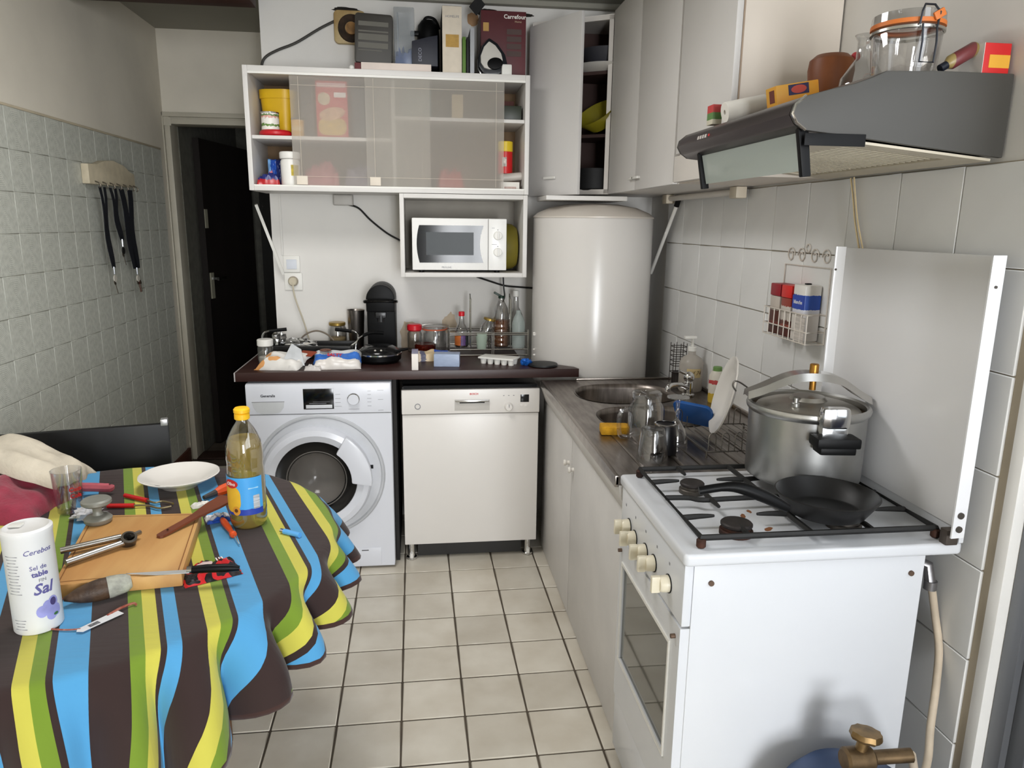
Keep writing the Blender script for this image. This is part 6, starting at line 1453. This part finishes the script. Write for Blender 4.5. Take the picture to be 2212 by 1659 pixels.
# garlic press
t = thing('garlic_press', 'metal garlic press lying on the cutting board', 'garlic press', (-.74, 1.63, ZBD))
g1a, g1b = at(130, 1190, 'z', ZBD+.012), at(262, 1160, 'z', ZBD+.014)
g2a, g2b = at(142, 1216, 'z', ZBD+.010), at(268, 1172, 'z', ZBD+.012)
PRS = mat('press_metal', (176, 172, 166), .3, 1, var=.12, scale=30)
part('arm', tube([g1a, g1b], .0075, 10), PRS, t)
part('arm', tube([g2a, g2b], .0078, 10), PRS, t)
hc_ = at(278, 1166, 'z', ZBD+.014)
part('chamber', join(xf(lathe([(.009, -.012), (.016, -.012), (.017, .012), (.012, .014), (.012, -.006), (0, -.008), (0, -.012)], 20), (hc_.x, hc_.y, ZBD+.013), (R(25), R(20), 0))), mat('press_dark', (110, 104, 96), .4, .9, var=.2, scale=30), t)
part('plunger', tube([hc_+Vector((0, .006, .004)), at(302, 1150, 'z', ZBD+.014)], .006, 8), PRS, t)
# double-ended metal pestle/measure
t = thing('meat_tenderiser', 'grey double-ended metal tenderiser on the board corner', 'tenderiser', (-.800, 1.800, ZBD))
part('tenderiser', xf(lathe([(0, 0), (.027, 0), (.031, .004), (.032, .012), (.026, .018), (.013, .021), (.010, .027), (.010, .036), (.014, .042), (.028, .046), (.034, .051), (.034, .058), (.030, .062), (0, .063)], 36), (0, 0, 0)), mat('grey_cast_metal', (146, 146, 138), .45, .35, var=.1, scale=30), t, local=True)
# spatula
t = thing('wooden_spatula', 'reddish wooden spatula lying across the board', 'spatula', (-.57, 1.79, ZBD))
sa, sb = at(342, 1160, 'z', ZBD+.003), at(494, 1074, 'z', ZBD+.022)
sd_ = (sb-sa); L_ = sd_.length; sdn = sd_.normalized(); sn = sdn.cross(Vector((0, 0, 1))).normalized()
v, f = [], []
wd = [(0, .005), (.02, .010), (.1, .011), (.35, .0105), (.5, .012), (.62, .018), (.75, .024), (.98, .027), (1, .024)]
for q, w_ in wd:
    for s in (-1, 1):
        for h in (-.0028, .0028): v.append(sa+sdn*L_*q+sn*s*w_+Vector((0, 0, h)))
for i in range(len(wd)-1):
    a, b2_ = i*4, i*4+4
    f += [[a, b2_, b2_+1, a+1], [a+2, a+3, b2_+3, b2_+2], [a+1, b2_+1, b2_+3, a+3], [a, a+2, b2_+2, b2_]]
f += [[0, 1, 3, 2], [len(v)-4, len(v)-2, len(v)-1, len(v)-3]]
part('spatula', (v, f), mat('red_wood', (120, 62, 38), .5, var=.2, scale=10, stretch=(.4, 1, 1)), t)
part('hole', xf(cyl((0, 0, 0), .0026, .0004, 12), sa+sdn*.028+Vector((0, 0, .0052)), (0, 0, 0)), BLACK, t)
# soup plate
t = thing('soup_plate', 'white scalloped soup plate at the far side of the table', 'plate', (-.711, 2.135, ZS))
part('plate', lathe([(0, .0), (.05, 0), (.056, .006), (.085, .022), (.108, .034), (.110, .037), (.107, .038), (.082, .027), (.06, .011), (.05, .007), (0, .006)], 64, wave=lambda a, z: .014*abs(math.cos(a*5)) if z > .02 else 0), pm, t, local=True)
part('print', xf(ball((0, 0, 0), .018, .006, .0004, 12, 6, .4, 4, 3), (-.05, -.062, .0245), (R(-24), R(18), R(30))), mat('grey_flower_print', (120, 116, 112), .5, var=.3, scale=80), t, local=True)
# pliers / tongs with red handles
t = thing('red_pliers', 'kitchen pliers with two red handles beside the plate', 'pliers', (-.79, 2.02, ZS))
RDH = mat('red_grip', (196, 26, 28), .4)
p0, p1, pj = at(232, 1093, 'z', ZS+.007), at(270, 1070, 'z', ZS+.007), at(315, 1088, 'z', ZS+.006)
p0b, p1b = at(290, 1092, 'z', ZS+.007), at(318, 1081, 'z', ZS+.007)
part('grip', tube([p0, p0b], .0062, 10), RDH, t); part('grip', tube([p1, p1b], .0062, 10), RDH, t)
GLD = mat('aged_brass_wire', (150, 136, 106), .35, .9)
part('jaw', tube(spl([p0b, at(318, 1092, 'z', ZS+.006), at(345, 1098, 'z', ZS+.006), at(370, 1094, 'z', ZS+.006)]), .003, 8), GLD, t)
part('jaw', tube(spl([p1b, at(335, 1086, 'z', ZS+.006), at(352, 1083, 'z', ZS+.006), at(374, 1088, 'z', ZS+.006)]), .003, 8), GLD, t)
# knife
t = thing('kitchen_knife', 'long knife with black handle across the board edge', 'knife', (-.50, 1.52, ZBD))
k0, k1, k2 = at(272, 1240, 'z', ZBD+.003), at(412, 1232, 'z', ZBD+.004), at(518, 1226, 'z', ZBD+.002)
kd = (k2-k0).normalized(); kn = kd.cross(Vector((0, 0, 1))).normalized()
v = [k0, k0.lerp(k1, .6)-kn*.001, k1-kn*.001, k1+kn*.014, k0.lerp(k1, .5)+kn*.014]
v = v+[p+Vector((0, 0, .0016)) for p in v]
part('blade', (v, [[4, 3, 2, 1, 0], [5, 6, 7, 8, 9]]+[[i, (i+1) % 5, 5+(i+1) % 5, 5+i] for i in range(5)]), mat('blade_steel', (206, 206, 206), .3, .4, var=0), t)
part('handle', tube([k1+kn*.004+Vector((0, 0, .003)), k1.lerp(k2, .35)+kn*.004+Vector((0, 0, .004)), k1.lerp(k2, .75)+kn*.004+Vector((0, 0, .003)), k2+kn*.003], [.0078, .0092, .0090, .0055], 10), BLACK, t)
part('bolster', tube([k1-kd*.006+kn*.004+Vector((0, 0, .003)), k1+kd*.004+kn*.004+Vector((0, 0, .003))], .0080, 10), CHROME, t)
# red-black crumpled wrapper
t = thing('sweet_wrapper', 'crumpled red and black wrapper under the knife', 'wrapper', (-.472, 1.555, ZS), R(28))
part('wrapper', pillow(.12, .085, .020, .5, 2.6, 61, 24, 16, .6), bagmat('red_black_print', (24, 20, 22), (196, 36, 40), (36, 28, 30), 30, .44, .58), t, local=True, sharp=25)
part('print', xf(ball((0, 0, 0), .020, .012, .002, 14, 6, .3, 3, 2), (-.01, .012, .0185), (0, 0, R(10))), mat('pale_pink_label', (220, 196, 192), .6), t, local=True)
for k in range(3): part('print', box(.02+k*.006, .0225+k*.006, .012, .034, .0175, .0180), WHITETXT, t, local=True)
# small stuff right of the board
t = thing('orange_screwdriver', 'small tool with orange handle beside the oil bottle', 'tool', (-.48, 1.80, ZS))
s0, s1, s2 = at(480, 1122, 'z', ZS+.008), at(505, 1156, 'z', ZS+.008), at(517, 1176, 'z', ZS+.004)
ORG = mat('orange_plastic', (226, 84, 26), .4)
hpz = spl([s0, s0.lerp(s1, .35), s0.lerp(s1, .7), s0.lerp(s1, .85), s1], 4)
part('handle', tube(hpz, [.006, .0075, .0085, .0085, .0085, .008, .0075, .007, .0065, .006, .0058, .006, .0065, .008, .009, .0085, .007][:len(hpz)], 12), ORG, t)
part('shaft', tube([s1, s2], .0016, 8), CHROME, t)
t = thing('lighter', 'sky blue lighter lying on the tablecloth', 'lighter', (-.34, 1.768, ZS))
l0, l1 = at(607, 1146, 'z', ZS+.006), at(648, 1156, 'z', ZS+.006); ldv = (l1-l0).normalized()
part('body', tube([l0+ldv*.010, l1], .0068, 12), mat('sky_blue_plastic', (96, 170, 232), .3), t)
part('head', tube([l0, l0+ldv*.011], .0062, 10), CHROME, t)
solo('milk_wrapper', pillow(.06, .05, .014, .5, 2.5, 71, 16, 12, .6), bands('milk_print', 'y', [(0, (40, 88, 190)), (.3, (214, 214, 220))], .4, .2), 'torn blue and white wrapper left of the oil bottle', 'wrapper', (-.535, 1.865, ZS), (0, 0, R(24)), local=True, sharp=30)
t = thing('cutter_knife', 'orange and dark folded cutter behind the oil bottle', 'tool', (-.56, 2.05, ZS))
o0, o1 = at(440, 1075, 'z', ZS+.008), at(505, 1048, 'z', ZS+.010)
part('blade_cover', tube([o0, o0.lerp(o1, .4)], [.006, .010], 8), mat('dark_grey_cover', (60, 54, 52), .5), t)
part('handle', tube([o0.lerp(o1, .25), o0.lerp(o1, .6), o1], [.006, .016, .016], 8), ORG, t)
solo('paper_scrap', pillow(.05, .03, .012, .4, 2, 73, 12, 10, .6), WPLAS, 'white paper scrap under the spatula head', 'paper', (-.605, 1.965, ZS), (0, 0, R(30)), local=True, sharp=30)
solo('paper_tissue', ball((0, 0, .014), .036, .030, .016, 18, 12, .6, 5, 8, flat=-.0138), mat('white_tissue', (206, 206, 210), .9), 'crumpled white tissue beside the drinking glass', 'tissue', (-.868, 1.90, ZS), local=True, sharp=20)
t = thing('tall_tumbler', 'tall clear drinking glass with red lettering on the table', 'glass', (-.935, 1.955, ZS))
part('glass', shell([(0, 0), (.028, 0), (.030, .003), (.037, .115), (.0375, .118)], .0022, 32), GLASS, t, local=True)
part('lettering', wrap(textg('Coca', .016, bold=.0005), .0352, R(-35), (0, 0, 0), .070), REDTXT, t, local=True, recalc=False, sharp=180)
part('lettering', wrap(textg('Cola', .016, bold=.0005), .0345, R(-35), (0, 0, 0), .052), REDTXT, t, local=True, recalc=False, sharp=180)
# towels heaped at the left
def drape(w, d, h, seed, nf=2.2, amp=.4, nx=34, ny=26):
    v, f = [], []
    for j in range(ny+1):
        for i in range(nx+1):
            u, q = i/nx*2-1, j/ny*2-1
            e = max(0, 1-u*u)**.5*max(0, 1-q*q)**.5
            n1 = noise.noise(Vector((u*nf, q*nf, seed)))+.6*noise.noise(Vector((u*nf*2.1, q*nf*1.6, seed+4)))
            ridge = abs(noise.noise(Vector((u*nf*1.4+3, q*nf*2.6, seed+8))))
            z = max(.002, h*(e**.8)*(.75+amp*n1)+h*.2*ridge*e)
            v.append(Vector((u*w/2*(1+.12*noise.noise(Vector((q*2, seed, 1)))), q*d/2*(1+.15*noise.noise(Vector((u*2, 4, seed)))), z)))
    for j in range(ny):
        for i in range(nx):
            a = j*(nx+1)+i; f.append([a, a+1, a+nx+2, a+nx+1])
    S = len(v); v += [Vector((p.x, p.y, 0)) for p in v]
    f += [[k+S for k in q[::-1]] for q in f[:]]
    rim = [i for i in range(nx+1)]+[j*(nx+1)+nx for j in range(1, ny+1)]+[ny*(nx+1)+i for i in range(nx-1, -1, -1)]+[j*(nx+1) for j in range(ny-1, 0, -1)]
    for a, b_ in zip(rim, rim[1:]+rim[:1]): f.append([a, b_, S+b_, S+a])
    return v, f
t = thing('pink_towel', 'crumpled dark pink towel heaped at the left of the table', 'towel', (-1.165, 2.01, ZS), R(-10))
part('towel', drape(.36, .24, .105, 3.3, 1.5, .3), mat('dark_pink_cloth', (150, 44, 66), .9, var=.2, scale=20, bump=.5, bscale=160, sheen=.3), t, local=True, sharp=80)
part('strap', tube(spl([(.13, .03, .03), (.17, .075, .032), (.215, .10, .026), (.26, .115, .02), (.265, .118, .02)]), [.012]*16+[.011, .013, .015, .016, .016][:5]+[.014]*0 if False else .013, 8), mat('rose_cloth', (190, 96, 106), .9, var=.15, scale=30), t, local=True)
solo('white_cloth', xf(drape(.30, .17, .085, 7.1, 1.0, .25), (0, 0, 0)), mat('white_cotton', (206, 196, 178), .95, var=.12, scale=14, bump=.5, bscale=120), 'off-white cloth lying on top of the pink towel', 'cloth', (-1.10, 2.09, ZS+.085), (R(-4), R(14), R(-12)), local=True, sharp=80)
solo('red_rag', drape(.12, .12, .10, 5.7, 1.2), mat('orange_red_cloth', (196, 52, 30), .9, var=.15, scale=20), 'orange-red rag at the far left under the white cloth', 'rag', (-1.27, 2.05, ZS), local=True, sharp=80)
